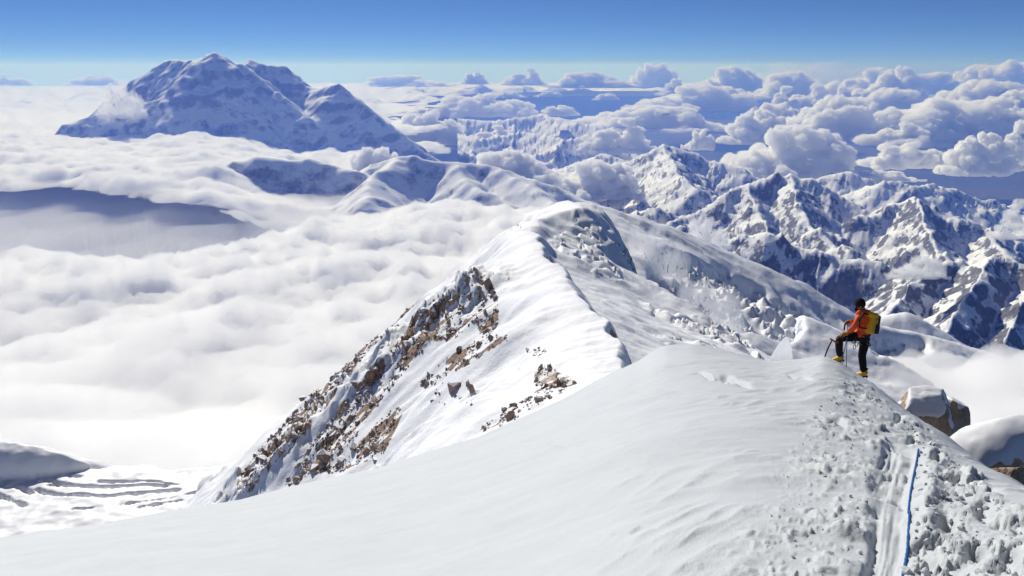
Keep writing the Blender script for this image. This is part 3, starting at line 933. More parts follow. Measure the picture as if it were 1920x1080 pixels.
for poly, dn in BANDS:
    W = np.maximum(W, in_poly(PX, PY, poly) * dn)
bare = np.clip(W, 0, 1)
for _ in range(2):
    bare[1:-1, 1:-1] = (bare[1:-1, 1:-1] * 2 + bare[:-2, 1:-1] + bare[2:, 1:-1] + bare[1:-1, :-2] + bare[1:-1, 2:]) / 6
bare = bare * (sgn > 0) * sstep(-.35, .35, fbm(X / 10, Y / 10, 3, 122))
at_ = mid_ridge.data.attributes.new('bare_rock', 'FLOAT', 'POINT')
at_.data.foreach_set('value', bare.astype(np.float32).ravel())
clump = sstep(-.15, .4, fbm(PX / 22, PY / 22, 3, 121))
W = W * area * (.12 + clump)
W[~np.isfinite(W)] = 0
rs = np.random.RandomState(11)
cum = np.cumsum(W.ravel()); cum /= cum[-1]
pick = np.unique(np.searchsorted(cum, rs.rand(6500)))
rs.shuffle(pick)
xs, ys, zs = X.ravel()[pick], Y.ravel()[pick], Z.ravel()[pick]
dep = ys * CP - zs * SP
sp = 2.4 + rs.gamma(.95, 4.2, len(pick)); sp = np.minimum(sp, 26)      # size in pixels of the photograph
sp = np.where(PY.ravel()[pick] < 505, np.minimum(sp, 6.5), sp)
size = sp * dep / FPX
order = np.argsort(-sp)
rocks = [hull(500 + k, 13, (1, .8, .75), 'rock') for k in range(14)]
for me in rocks:
    me.materials.append(rock_mat)
BIG = [(853, 726, 40), (886, 731, 22), (1011, 752, 26), (957, 784, 28), (1012, 693, 22), (940, 797, 14), (1030, 690, 20), (562, 795, 34), (528, 838, 30), (494, 862, 28), (612, 858, 36), (588, 878, 34),
       (640, 862, 26), (690, 848, 28), (665, 838, 26), (705, 862, 22), (692, 702, 26), (720, 655, 20), (668, 722, 24), (745, 620, 22), (765, 600, 22), (880, 560, 20), (905, 655, 16), (845, 570, 18), (820, 590, 18), (650, 790, 24), (625, 815, 26)]
kd = 0
def surf_at(px, py):
    q = (PX - px) ** 2 + (PY - py) ** 2 + np.where(area > 0, 0, 1e9)
    i = np.argmin(q); return np.array([X.ravel()[i], Y.ravel()[i], Z.ravel()[i]])
def add_rock(p_, s_, j):
    o = link('rock', rocks[j % 14], None, mid_ridge, (p_[0], p_[1], p_[2] + s_ * .05))
    o.scale = (s_ * rs.uniform(.8, 1.25), s_ * rs.uniform(.7, 1.1), s_ * rs.uniform(.7, 1.15))
    o.rotation_euler = tuple(rs.uniform(-3.1, 3.1, 3))
for j, (qx, qy, sz) in enumerate(BIG):
    p_ = surf_at(qx, qy); add_rock(p_, sz * 1.05 * (p_[1] * CP - p_[2] * SP) / FPX, j)
for j in range(270):
    i = order[j]; add_rock((xs[i], ys[i], zs[i]), size[i], j)
rest = order[270:]
joined('rock_rubble', rocks, [(xs[i], ys[i], zs[i]) for i in rest], [(size[i] * rs.uniform(.8, 1.2), size[i], size[i] * rs.uniform(.7, 1.1)) for i in rest],
       [tuple(rs.uniform(-3, 3, 3)) for i in rest], rock_mat, mid_ridge, kind='stuff')

# ================================================================== crevassed glacier far below on the left
X, Y = np.meshgrid(np.arange(-470, -90, 1.25), np.arange(372, 640, 1.25))
Zf = -285.0
Z = Zf + 2.2 * fbm(X / 60, Y / 60, 4, 131) + .5 * fbm(X / 9, Y / 9, 3, 132)
def on_plane(px, py, z=Zf):
    d = ray(px, py); k = z / d[2]; return d[0] * k, d[1] * k
CV = [([(78, 902), (100, 903), (130, 913), (165, 914), (235, 910), (312, 909)], 3.2), ([(70, 916), (85, 925), (130, 932), (200, 931), (265, 925), (332, 918)], 3.0),
      ([(190, 903), (255, 900), (300, 902), (335, 906)], 2.6), ([(138, 958), (200, 952), (262, 942), (330, 931)], 1.5), ([(262, 951), (340, 936)], 1.3),
      ([(-40, 910), (0, 927), (48, 948)], 2.2), ([(20, 912), (42, 914), (60, 924)], 3.2), ([(120, 893), (150, 896)], 3.5), ([(85, 908), (112, 913)], 1.6), ([(345, 926), (376, 924)], 1.2), ([(405, 900), (430, 893)], 1.2)]
c0 = at(62, 850, 534)
qd = np.sqrt(((X - c0[0]) / 68) ** 2 + ((Y - c0[1]) / 44) ** 2) + .05 * fbm(X / 40, Y / 40, 2, 134)
for pl, wd in CV:
    pts = [on_plane(*q) for q in pl]
    dmin = np.full(X.shape, 1e9)
    for (x0, y0), (x1, y1) in zip(pts[:-1], pts[1:]):
        dx, dy = x1 - x0, y1 - y0
        t_ = np.clip(((X - x0) * dx + (Y - y0) * dy) / (dx * dx + dy * dy), 0, 1)
        e = np.abs(t_ - .5) * 0
        dmin = np.minimum(dmin, np.hypot(X - x0 - t_ * dx, Y - y0 - t_ * dy))
    dmin = dmin + 1.2 * fbm(X / 12, Y / 12, 3, 133)
    Z = Z - 6.0 * (1 - sstep(wd * .22, wd * .66, dmin)) * sstep(.95, 1.15, qd)
# serac dome at the left and its edge
q = qd
Z = Z + 23 * np.clip(1 - q ** 2, 0, 1) ** .6 + .5 * sstep(1.15, .7, q) * (ridged(X / 18, Y / 18, 3, 135) - .6)
c1 = at(425, 872, 478)
q = np.hypot((X - c1[0]) / 22, (Y - c1[1]) / 20)
Z = Z + 14 * np.sqrt(np.clip(1 - q ** 2, 0, 1))
Z = Z - .9 * (q > 1) * np.maximum(Y - 512 + 6 * fbm(X / 40, Y / 90, 3, 136), 0) * (1 - 0)
glacier = grid_object('glacier', X, Y, Z, snow_mat('glacier_snow', s1=.35, s2=2.0, bs=.25, bd=.3), kind='structure',
                      label='crevassed glacier bench with a serac dome far below')

# ================================================================== glacier slope behind the ridge on the right
X, Y = polar(rad(1), rad(40), 380, 620, 2600, 230)
gc = KP((985, 420, 1150), (1030, 392, 1250), (1085, 380, 1400), (1130, 388, 1450), (1240, 422, 1550), (1310, 448, 1600), (1380, 475, 1650), (1440, 502, 1650), (1500, 530, 1650),
        (1560, 565, 1640), (1600, 590, 1640), (1650, 608, 1660), (1720, 622, 1700), (1800, 645, 1750), (1860, 662, 1800), (1930, 702, 1850), (2050, 760, 1900))
wx = 14 * fbm(X / 160, Y / 160, 3, 141); wy = 14 * fbm(X / 160, Y / 160, 3, 142)
Z, dq, sd_ = ridge_near(X + wx, Y + wy, gc, .6, .40, 45)
hump = ridge(X, Y, KP((1630, 612, 1950), (1660, 594, 1950), (1700, 588, 1950), (1740, 612, 1950), (1780, 640, 1950)), .6, .6, 25)
Z = np.maximum(Z, hump)
PX2, PY2 = px_of(X, Y, Z)
jx = 30 * fbm(X / 90, Y / 90, 3, 143)
ice = in_poly(PX2 + jx, PY2 + jx * .5, [(1255, 470), (1300, 482), (1360, 505), (1420, 540), (1480, 580), (1520, 620), (1400, 620), (1300, 590), (1230, 540), (1190, 480)]).astype(float)
ice2 = in_poly(PX2 + jx, PY2, [(1630, 625), (1720, 635), (1740, 660), (1640, 665)]).astype(float)
for _ in range(10):
    for a_ in (ice, ice2):
        a_[1:-1, 1:-1] = (a_[1:-1, 1:-1] * 2 + a_[:-2, 1:-1] + a_[2:, 1:-1] + a_[1:-1, :-2] + a_[1:-1, 2:]) / 6
Z = Z + np.maximum(ice, ice2) * (11 * (ridged(X / 46, Y / 30, 5, 144, .6) - .9) - 26) + 4 * fbm(X / 120, Y / 60, 4, 145) + 1.2 * fbm(X / 22, Y / 14, 3, 146)
t = NT('glacier_slope_snow')
p = t.pos()
g = t.n('ShaderNodeNewGeometry')
nz = t.n('ShaderNodeSeparateXYZ', {0: g.outputs['Normal']}).outputs[2]
n1 = t.noise(.02, 6, .6, p); n2 = t.noise(.09, 5, .6, p)
k = t.ramp(t.math('ADD', nz, t.math('MULTIPLY', t.math('SUBTRACT', n2, .5), .5)), .42, .6)
t.bsdf(t.mix(k, C(.42, .50, .62), SNOW), .6, .2, t.bump(t.math('ADD', n1, t.math('MULTIPLY', n2, .4)), .5, 4.0))
grid_object('glacier_slope', X, Y, Z, t.m, kind='structure', label='broad snow slope with a broken blue icefall behind the ridge')

# ---- mist in the bowl below the climber
X, Y = polar(rad(5), rad(44), 150, 330, 1750, 120)
pxg = 960 + FPX * X / (Y * CP + 450 * SP)
m = sstep(330, 520, Y) * sstep(1260, 850, Y + 140 * fbm(X / 200, Y / 200, 4, 151) + np.interp(pxg, [1300, 1600, 1750, 1900], [150, 40, 0, -40]))
m = m * sstep(1280, 1420, pxg + 60 * fbm(X / 150, Y / 150, 4, 152))
top = 80 + 30 * fbm(X / 260, Y / 260, 3, 153) + 14 * billow(X / 110, Y / 110, 4, 154)
mid = np.full(X.shape, -520.0) + 40 * fbm(X / 400, Y / 400, 2, 155)
mist = slab('mist_bank', X, Y, mid, top - 45, 60, (m - .3) / .7, cloud_core, sheet=True, kind='stuff', category='mist',
            label='bank of white mist filling the bowl behind the climber')
slab('mist_vapour', X, Y, mid, top + 40, 90, np.sqrt(m), vapour_mat(.018), mist)

def veil(k, x0, x1, yt, yb, y, tau, lab, deep=.6):
    c = at((x0 + x1) / 2, yb, y)
    wd = (at(x1, yb, y) - at(x0, yb, y))[0]; ht = (at(0, yt, y) - at(0, yb, y))[2]
    kx0, kx1, kz = KH[k]
    o = link('mist_veil', KINDS[k][1], None, None, (c[0] - (kx0 + kx1) / 2 * wd / (kx1 - kx0), y, c[2]), kind='stuff', category='mist', label=lab)
    sx_ = wd / (kx1 - kx0)
    o.scale = (sx_, sx_ * deep, ht / kz)
    o.material_slots[0].link = 'OBJECT'
    o.material_slots[0].material = vapour_mat(tau / (sx_ * deep * .3))
    return o
veil(4, 1120, 1290, 425, 560, 1150, .9, 'thin veil of mist over the upper glacier slope')
veil(0, 1180, 1400, 540, 640, 900, 1.2, 'thin mist at the foot of the icefall')
veil(4, 1255, 1365, 415, 470, 3200, 2.4, 'small patch of mist behind the glacier crest')
veil(0, 1655, 1775, 484, 520, 4400, 2.2, 'small mist patch in the valley above the climber')
veil(2, 1850, 1990, 378, 446, 5600, 3.5, 'soft cloud scrap at the right picture edge among the peaks')
veil(4, 1330, 1680, 118, 152, 90000, .8, 'pale flat veil of high cloud above the horizon cumulus')
veil(4, 175, 275, 160, 222, 19400, 2.5, 'wisp of cloud caught behind the left shoulder of the big mountain')

X, Y = polar(rad(-46), rad(-6), 70, 6300, 15500, 70)
m = sstep(6300, 7400, Y) * sstep(15500, 13500, Y) * sstep(rad(-46), rad(-42), np.arctan2(X, Y)) * sstep(rad(-6), rad(-11), np.arctan2(X, Y))
slab('valley_mist', X, Y, np.full(X.shape, -1930.0), 110 + 60 * fbm(X / 700, Y / 700, 4, 161), 130, np.sqrt(m), vapour_mat(.0013), kind='stuff', category='mist',
     label='thin grey mist inside the gap in the cloud sea')
# ================================================================== boulders beside the crest
def boulder(name, px0, px1, py0, py1, y, seed, label, planes=17, cap=.12, sink=.5, cover=0.0):
    """angular granite block with a cap of snow"""
    cx_ = (px0 + px1) / 2
    top, low = at(cx_, py0, y), at(cx_, py1, y)
    wd = (at(px1, py1, y) - at(px0, py1, y))[0]
    ht = top[2] - low[2] + sink
    rs_ = np.random.RandomState(seed)
    bm = bmesh.new(); bmesh.ops.create_icosphere(bm, subdivisions=5, radius=1)
    V = np.array([v.co[:] for v in bm.verts]); F = np.array([[v.index for v in f.verts] for f in bm.faces]); bm.free()
    nn = rs_.randn(planes, 3); nn[:, 2] *= .8; nn /= np.linalg.norm(nn, axis=1)[:, None]
    of = rs_.uniform(.66, .86, planes)
    dots = V @ nn.T
    rr = np.where(dots > .05, of / np.maximum(dots, .05), 9).min(1)
    rr = np.minimum(rr, 1.05)
    rr = rr + 0.02 * pn3(V[:, 0] * 3, V[:, 1] * 3, V[:, 2] * 3, seed) + .012 * pn3(V[:, 0] * 9, V[:, 1] * 9, V[:, 2] * 9, seed + 1)
    P = V * rr[:, None]
    P = P / np.array([np.ptp(P[:, 0]), np.ptp(P[:, 1]), np.ptp(P[:, 2])]) * np.array([wd, wd * .8, ht])
    P[:, 2] -= P[:, 2].min(); P[:, 0] -= (P[:, 0].min() + P[:, 0].max()) / 2
    root = link(name, mesh_from(name, P, F, smooth=False), boulder_mat, None, (low[0], y, low[2] - sink), label=label, category='boulder', group='boulders beside the crest')
    if cap < 0:
        return root
    fn = np.cross(P[F[:, 1]] - P[F[:, 0]], P[F[:, 2]] - P[F[:, 0]])
    N = np.zeros_like(P)
    for k_ in range(3):
        np.add.at(N, F[:, k_], fn)
    N /= np.linalg.norm(N, axis=1)[:, None]
    for _ in range(4):
        s2 = np.zeros_like(N); c2 = np.zeros(len(N))
        cn = N[F].mean(1)
        for k_ in range(3):
            np.add.at(s2, F[:, k_], cn); np.add.at(c2, F[:, k_], 1)
        N = s2 / c2[:, None]
    lift = sstep(.42 - cover, .72 - cover, N[:, 2] + .38 * pn3(P[:, 0] * 2.2, P[:, 1] * 2.2, P[:, 2] * 2.2, seed + 5) + .25 * pn3(P[:, 0] * 6, P[:, 1] * 6, P[:, 2] * 6, seed + 6))
    Q = P + N * (lift * (cap + .05) - .05)[:, None] + np.array([0, 0, 1]) * (lift * cap * .8)[:, None]
    keep = (lift[F] > .02).any(1)
    used = np.unique(F[keep]); re = np.zeros(len(Q), int); re[used] = np.arange(len(used))
    link('snow_cap', mesh_from('snow_cap', Q[used], re[F[keep]]), cap_snow, root)
    return root

cap_snow = snow_mat('fresh_snow_cap', C(.80, .81, .83), bs=.3, bd=.02)
t = NT('brown_granite')
n1 = t.noise(1.3, 6, .6, t.pos()); n2 = t.noise(9, 5, .65, t.pos())
c = t.mix(t.ramp(n1, .35, .65), C(.34, .25, .165), C(.58, .44, .31))
c = t.mix(t.ramp(n2, .52, .72), c, C(.13, .10, .08))
t.bsdf(c, .85, .2, t.bump(t.math('ADD', n1, n2), .8, .08))
boulder_mat = t.m
boulder('boulder', 1668, 1785, 733, 812, 19.0, 21, 'brown granite boulder with a broken cap of snow just beyond the track edge', planes=16, cap=.02, cover=.12)
boulder('boulder', 1738, 1810, 748, 815, 20.0, 33, 'grey pointed boulder leaning out from behind the brown one', planes=15, cap=.01)
boulder('boulder', 1778, 1960, 784, 900, 16.0, 44, 'rounded boulder almost buried under smooth snow near the right edge', planes=17, cap=.05, cover=.45)
boulder('boulder', 1850, 1990, 866, 960, 12.5, 55, 'bare brown rock under the snow buried boulder at the right edge', planes=15, cap=-.2)
boulder('boulder', 1205, 1219, 671, 684, 30.0, 77, 'single small brown stone peeking over the near snow crest', planes=15, cap=-.2, sink=.6)

# ---- bright fin of snow standing on the crest
def snow_fin():
    c = at(1466, 672, 20.5)
    u_ = np.linspace(0, 1, 28); h_ = np.linspace(0, 1, 22)
    prof = np.interp(u_, [0, .15, .4, .62, .75, .9, 1], [.05, .28, .72, 1.0, .97, .66, .1])
    V, F = [], []
    nu, nh = len(u_), len(h_)
    for side in (-1, 1):
        for i, uu in enumerate(u_):
            for j, hh in enumerate(h_):
                z = hh * prof[i] * .78
                th = .20 * (1 - hh ** 2) ** .5 * (1 - .55 * abs(uu - .5) * 2) + .02 * float(pn2(np.array(uu * 5), np.array(hh * 4 + side), 7)) * (1 - hh)
                V.append((c[0] + (uu - .5) * .72 - .02 * hh, c[1] + side * th + .10 * hh, c[2] - .20 + z * 1.05))
    n_ = nu * nh
    for side in (0, 1):
        for i in range(nu - 1):
            for j in range(nh - 1):
                q = [side * n_ + i * nh + j, side * n_ + (i + 1) * nh + j, side * n_ + (i + 1) * nh + j + 1, side * n_ + i * nh + j + 1]
                F.append(q if side == 0 else q[::-1])
    t = NT('thin_bright_snow')
    df = t.n('ShaderNodeBsdfDiffuse', {'Color': C(.9, .91, .92)}); tl = t.n('ShaderNodeBsdfTranslucent', {'Color': C(.92, .93, .94)})
    mx = t.n('ShaderNodeMixShader', {0: .82})
    t.t.links.new(df.outputs[0], mx.inputs[1]); t.t.links.new(tl.outputs[0], mx.inputs[2]); t.t.links.new(mx.outputs[0], t.out.inputs['Surface'])
    V = np.array(V); V -= np.array([c[0], c[1], c[2] - .2])
    link('snow_fin', mesh_from('snow_fin', V, F), t.m, None, (c[0], c[1], c[2] - .2), label='bright upright fin of snow on the crest near the climber', category='snow fin')
snow_fin()

# ================================================================== ropes
def tube(pts, r, seg=8, closed_ends=True, radii=None):
    P = np.array(pts, float); n = len(P)
    T = np.gradient(P, axis=0); T /= np.linalg.norm(T, axis=1)[:, None] + 1e-12
    ref = np.array([0, 0, 1.0]) if abs(T[0][2]) < .9 else np.array([1.0, 0, 0])
    V, F = [], []
    a_ = np.cross(T[0], ref); a_ /= np.linalg.norm(a_)
    for i in range(n):
        a_ = a_ - T[i] * np.dot(a_, T[i]); a_ /= np.linalg.norm(a_) + 1e-12
        b_ = np.cross(T[i], a_)
        rr = r if radii is None else radii[i]
        for k_ in range(seg):
            an = 2 * math.pi * k_ / seg
            V.append(P[i] + rr * (math.cos(an) * a_ + math.sin(an) * b_))
    for i in range(n - 1):
        for k_ in range(seg):
            F.append((i * seg + k_, i * seg + (k_ + 1) % seg, (i + 1) * seg + (k_ + 1) % seg, (i + 1) * seg + k_))
    if closed_ends:
        V.append(P[0]); V.append(P[-1]); e0, e1 = n * seg, n * seg + 1
        for k_ in range(seg):
            F.append((e0, (k_ + 1) % seg, k_, k_)); F.append((e1, (n - 1) * seg + k_, (n - 1) * seg + (k_ + 1) % seg, (n - 1) * seg + (k_ + 1) % seg))
    return np.array(V), [tuple(dict.fromkeys(f)) for f in F]

def poly_mesh(name, V, F, smooth=True):
    me = bpy.data.meshes.new(name); me.from_pydata([tuple(v) for v in V], [], F); me.update()
    if smooth:
        for p_ in me.polygons:
            p_.use_smooth = True
    return me

def curve(pts, n):
    P = np.array(pts, float); L = np.concatenate([[0], np.cumsum(np.linalg.norm(np.diff(P, axis=0), axis=1))])
    tt = np.linspace(0, L[-1], n); out = []
    k_ = np.stack([np.interp(tt, L, P[:, c]) for c in range(P.shape[1])], 1)
    for _ in range(max(2, n // 25)):
        k_[1:-1] = (k_[:-2] + 2 * k_[1:-1] + k_[2:]) / 4
    return k_

t = NT('blue_braided_rope')
wv = t.n('ShaderNodeTexWave', {'Vector': t.pos(), 'Scale': 22.0, 'Distortion': 1.5, 'Detail': 1.0}, wave_type='BANDS', bands_direction='DIAGONAL')
c = t.mix(t.ramp(wv.outputs['Fac'], .25, .7), C(.005, .045, .17), C(.014, .15, .44))
t.bsdf(c, .7, .2, t.bump(wv.outputs['Fac'], .6, .004))
rope_mat = t.m
gp = []
for qx, qy in ROPE:
    if qy > 1130:
        continue
    p_ = ground_at(qx, qy); gp.append(p_)
gp = curve(gp, 260)
gz = ground(gp[:, 0], gp[:, 1])
gs = gz.copy()
for _ in range(60):
    gs[1:-1] = np.maximum(gz[1:-1] + .000, (gs[:-2] + 2 * gs[1:-1] + gs[2:]) / 4)
gp[:, 2] = gs + .009
gp[:10, 2] -= np.linspace(.045, 0, 10)
ph = np.arange(260) * 1.25
V, F = tube(gp, .0076, 10, True, .0073 + .0010 * np.sin(ph))
link('rope', poly_mesh('rope', V, F), rope_mat, None, label='thick blue rope lying along the trampled snow track', category='rope')

# ================================================================== the climber
def plainm(n, c, r=.7, s=.2, v=.25, sc=18.0):
    return plain(n, c, r, s, 0.0, v, sc)
M_JACKET = plainm('orange_jacket', C(.95, .125, .03), .75, .15)
M_TROUSER = plainm('black_trousers', C(.010, .011, .012), .8, .2)
M_SKIN = plainm('skin', C(.42, .22, .15), .6, .3)
M_HAT = plainm('dark_brown_wool', C(.028, .020, .014), .95, .05)
M_BEARD = plainm('dark_beard', C(.030, .016, .010), .9, .1)
M_GLOVE = plainm('tan_leather', C(.6, .28, .05), .7, .2)
M_BLACK = plainm('black_nylon', C(.014, .014, .015), .6, .3)
M_PACK = plainm('yellow_pack_fabric', C(.85, .44, .03), .65, .25)
M_BOOT = plainm('yellow_boot', C(.8, .45, .03), .6, .3)
M_STEEL = plain('worn_steel', C(.35, .35, .36), .35, .5, .9, .2, 20)
M_RED = plainm('red_anodised', C(.38, .022, .014), .45, .4)
M_THIN = plainm('pale_blue_cord', C(.16, .22, .42), .7, .2)

YC = 16.9
def J(px, py, dy=0.0):
    return at(px, py, YC + dy)

def skin_mesh(name, verts, edges, radii, root=0, sub=2):
    me = bpy.data.meshes.new(name); me.from_pydata([tuple(v) for v in verts], edges, []); me.update()
    o = bpy.data.objects.new(name, me); COL.objects.link(o)
    sk = o.modifiers.new('s', 'SKIN'); sk.use_smooth_shade = True
    for i, r in enumerate(radii):
        r = r if isinstance(r, tuple) else (r, r)
        me.skin_vertices[0].data[i].radius = r
        me.skin_vertices[0].data[i].use_root = (i == root)
    sb = o.modifiers.new('u', 'SUBSURF'); sb.levels = sub; sb.render_levels = sub
    dg = bpy.context.evaluated_depsgraph_get()
    em = bpy.data.meshes.new_from_object(o.evaluated_get(dg))
    bpy.data.objects.remove(o); bpy.data.meshes.remove(me)
    em.name = name
    for p_ in em.polygons:
        p_.use_smooth = True
    return em

JT = {}
def jt(n, px, py, dy, r):
    JT[n] = (J(px, py, dy), r)
jt('pelvis', 1615, 629, 0, .150)
jt('waist', 1618, 619, 0, .150)
jt('chest', 1618, 604, 0, .178)
jt('upper', 1620, 593, .02, .150)
jt('neck', 1619, 584, .02, .075)
jt('headb', 1614, 578, .02, .088)
jt('head', 1613, 572, .02, .100)
jt('headt', 1613, 566, .02, .075)
# near (left) arm: down to the raised knee
jt('shl', 1611, 595, -.17, .085)
jt('ell', 1603, 612, -.26, .073)
jt('wrl', 1589, 624, -.16, .054)
# far (right) arm: forward to the top of the axe
jt('shr', 1623, 593, .19, .085)
jt('elr', 1610, 608, .30, .070)
jt('wrr', 1597, 603, .16, .052)
# near (left) leg: raised
jt('hipl', 1609, 631, -.10, .120)
jt('knl', 1574, 634, -.12, .105)
jt('cal', 1573, 651, -.10, .090)
jt('anl', 1575, 669, -.06, .075)
# far (right) leg: straight
jt('hipr', 1622, 634, .06, .125)
jt('thr', 1620, 650, .06, .112)
jt('knr', 1616, 666, .06, .095)
jt('car', 1618, 683, .05, .088)
jt('anr', 1619, 698, .05, .075)
names = list(JT)
ED = [('pelvis', 'waist'), ('waist', 'chest'), ('chest', 'upper'), ('upper', 'neck'), ('neck', 'headb'), ('headb', 'head'), ('head', 'headt'),
      ('upper', 'shl'), ('shl', 'ell'), ('ell', 'wrl'), ('upper', 'shr'), ('shr', 'elr'), ('elr', 'wrr'),
      ('pelvis', 'hipl'), ('hipl', 'knl'), ('knl', 'cal'), ('cal', 'anl'), ('pelvis', 'hipr'), ('hipr', 'thr'), ('thr', 'knr'), ('knr', 'car'), ('car', 'anr')]
body = skin_mesh('person', [JT[n][0] for n in names], [(names.index(a), names.index(b)) for a, b in ED], [JT[n][1] for n in names])
for m_ in (M_JACKET, M_TROUSER, M_SKIN):
    body.materials.append(m_)
def seg_d(p, a, b):
    ab = b - a; t_ = np.clip(np.dot(p - a, ab) / np.dot(ab, ab), 0, 1)
    return np.linalg.norm(p - a - t_ * ab)
zone = {e: (1 if ('hip' in e[0] or e[0] in ('knl', 'cal', 'thr', 'knr', 'car') or e[1] in ('hipl', 'hipr')) else 2 if e[0] in ('neck', 'headb', 'head') else 0) for e in ED}
hem = J(1616, 627, 0)[2]
for p_ in body.polygons:
    c_ = np.array(p_.center)
    e = min(ED, key=lambda q: seg_d(c_, JT[q[0]][0], JT[q[1]][0]) - .5 * (JT[q[0]][1] + JT[q[1]][1]))
    zn = zone[e]
    if zn != 2 and e[0] in ('pelvis', 'waist', 'hipl', 'hipr') and 'kn' not in e[1] and 'th' not in e[1]:
        zn = 0 if c_[2] > hem else 1
    p_.material_index = zn
base = J(1616, 706, 0)
def local(me):
    me.transform(Matrix.Translation(-Vector(base))); return me
person = link('person', local(body), None, None, tuple(base), label='climber in orange jacket, black trousers and dark beanie standing with one knee raised', category='person')

def blob(name, mat, c, rx, ry, rz, parent, rot=(0, 0, 0), seed=0, amp=.0, cut=None, sub=3):
    bm = bmesh.new(); bmesh.ops.create_icosphere(bm, subdivisions=sub, radius=1)
    M = Euler(rot).to_matrix()
    for v in bm.verts:
        q = Vector((v.co.x * rx, v.co.y * ry, v.co.z * rz))
        if cut is not None and v.co.z < cut:
            q.z = cut * rz
        if amp:
            q *= 1 + amp * float(pn3(np.array(v.co.x * 2.5), np.array(v.co.y * 2.5), np.array(v.co.z * 2.5), seed))
        q = M @ q
        v.co = q + Vector(c) - Vector(base)
    me = bpy.data.meshes.new(name); bm.to_mesh(me); bm.free()
    for p_ in me.polygons:
        p_.use_smooth = True
    return link(name, me, mat, parent)
blob('beanie', M_HAT, J(1613, 569.5, .02), .118, .118, .135, person, (0, -.14, 0), 3, .05, -.5)
blob('beard', M_BEARD, J(1607.5, 580, .03), .045, .07, .065, person, (0, 0, .5))
blob('nose', M_SKIN, J(1604.2, 575, .05), .028, .018, .026, person, (0, 0, .4), sub=2)
for dy in (-.10, .10):
    blob('ear', M_SKIN, J(1614, 576, .02 + dy), .018, .014, .034, person, sub=2)
for dy in (.0, .075):
    blob('eye', plain('dark_eye', C(.02, .02, .02), .3) if dy == 0 else bpy.data.materials['dark_eye'], J(1605.2, 572.5, .02 + dy), .010, .010, .008, person, sub=1)
blob('mouth', plain('lips', C(.30, .10, .08), .6), J(1604.6, 579, .05), .012, .026, .008, person, (0, 0, .4), sub=1)
# hood lying round the neck
hv, hf = tube(curve([J(1609, 590, -.06), J(1611, 585, -.11), J(1622, 584, -.12), J(1629, 585, 0), J(1626, 584, .12), J(1615, 583, .14), J(1608, 589, .06)], 30), .055, 10)
link('hood', local(poly_mesh('hood', hv, hf)), M_JACKET, person)
# harness belt, leg loops and hardware
hb = [J(1615, 625, 0) + np.array([.19 * math.cos(a_), .165 * math.sin(a_), .02 * math.sin(a_ * 2)]) for a_ in np.linspace(0, 2 * math.pi, 28)]
hv, hf = tube(hb, .022, 8); link('harness_belt', local(poly_mesh('harness_belt', hv, hf)), M_BLACK, person)
for (qx, qy, dy, rx_) in ((1600, 633, -.12, .13), (1621, 645, .06, .135)):
    c_ = J(qx, qy, dy)
    lp = [c_ + (np.array([.0, rx_ * math.cos(a_), rx_ * math.sin(a_)]) if qx == 1600 else np.array([rx_ * math.cos(a_), rx_ * math.sin(a_), 0])) for a_ in np.linspace(0, 2 * math.pi, 20)]
    hv, hf = tube(lp, .013, 6); link('leg_loop', local(poly_mesh('leg_loop', hv, hf)), M_BLACK, person)
for k_, (qx, qy, dy) in enumerate(((1603, 640, -.2), (1606, 646, -.2), (1602, 651, -.19), (1629, 636, -.06), (1628, 643, -.05))):
    c_ = J(qx, qy, dy)
    rg = [c_ + np.array([.028 * math.cos(a_), .012 * math.sin(a_), .05 * math.sin(a_)]) for a_ in np.linspace(0, 2 * math.pi, 14)]
    hv, hf = tube(rg, .008, 6); link('carabiner', local(poly_mesh('carabiner', hv, hf)), M_STEEL if k_ != 2 else M_RED, person)
# boots: sole, upper and crampon
def boot(c, ang, pitch):
    R_ = Euler((0, pitch, ang)).to_matrix()
    def put(name, mat, pts_r):
        vs, rs_, es = [], [], []
        for k_, (p_, r_) in enumerate(pts_r):
            vs.append(np.array(c) + np.array(R_ @ Vector(p_))); rs_.append(r_)
            if k_:
                es.append((k_ - 1, k_))
        return link(name, local(skin_mesh(name, vs, es, rs_, 0, 2)), mat, person)
    b = put('boot', M_BOOT, [((.07, 0, .17), .075), ((.065, 0, .09), .08), ((-.02, 0, .07), .072), ((-.12, 0, .055), .058), ((-.19, 0, .05), .045)])
    u_ = put('gaiter', M_BLACK, [((.07, 0, .24), .085), ((.07, 0, .15), .088)])
    bm = bmesh.new()
    for x_ in (-.2, -.14, -.07, .02, .09):
        for y_ in (-.045, .045):
            bmesh.ops.create_cone(bm, segments=6, radius1=.004, radius2=.013, depth=.05, matrix=Matrix.Translation((x_, y_, -.012)))
    bmesh.ops.create_cube(bm, size=1, matrix=Matrix.Translation((-.05, 0, .016)) @ Matrix.Diagonal((.32, .10, .014, 1)))
    bm.transform(Matrix.Translation(Vector(c) - Vector(base)) @ R_.to_4x4())
    me = bpy.data.meshes.new('crampon'); bm.to_mesh(me); bm.free()
    link('crampon', me, M_BLACK, b); u_.parent = person
boot(J(1574, 678, -.06), rad(-18), rad(-20))
boot(J(1618, 707, .05), rad(-35), rad(-14))
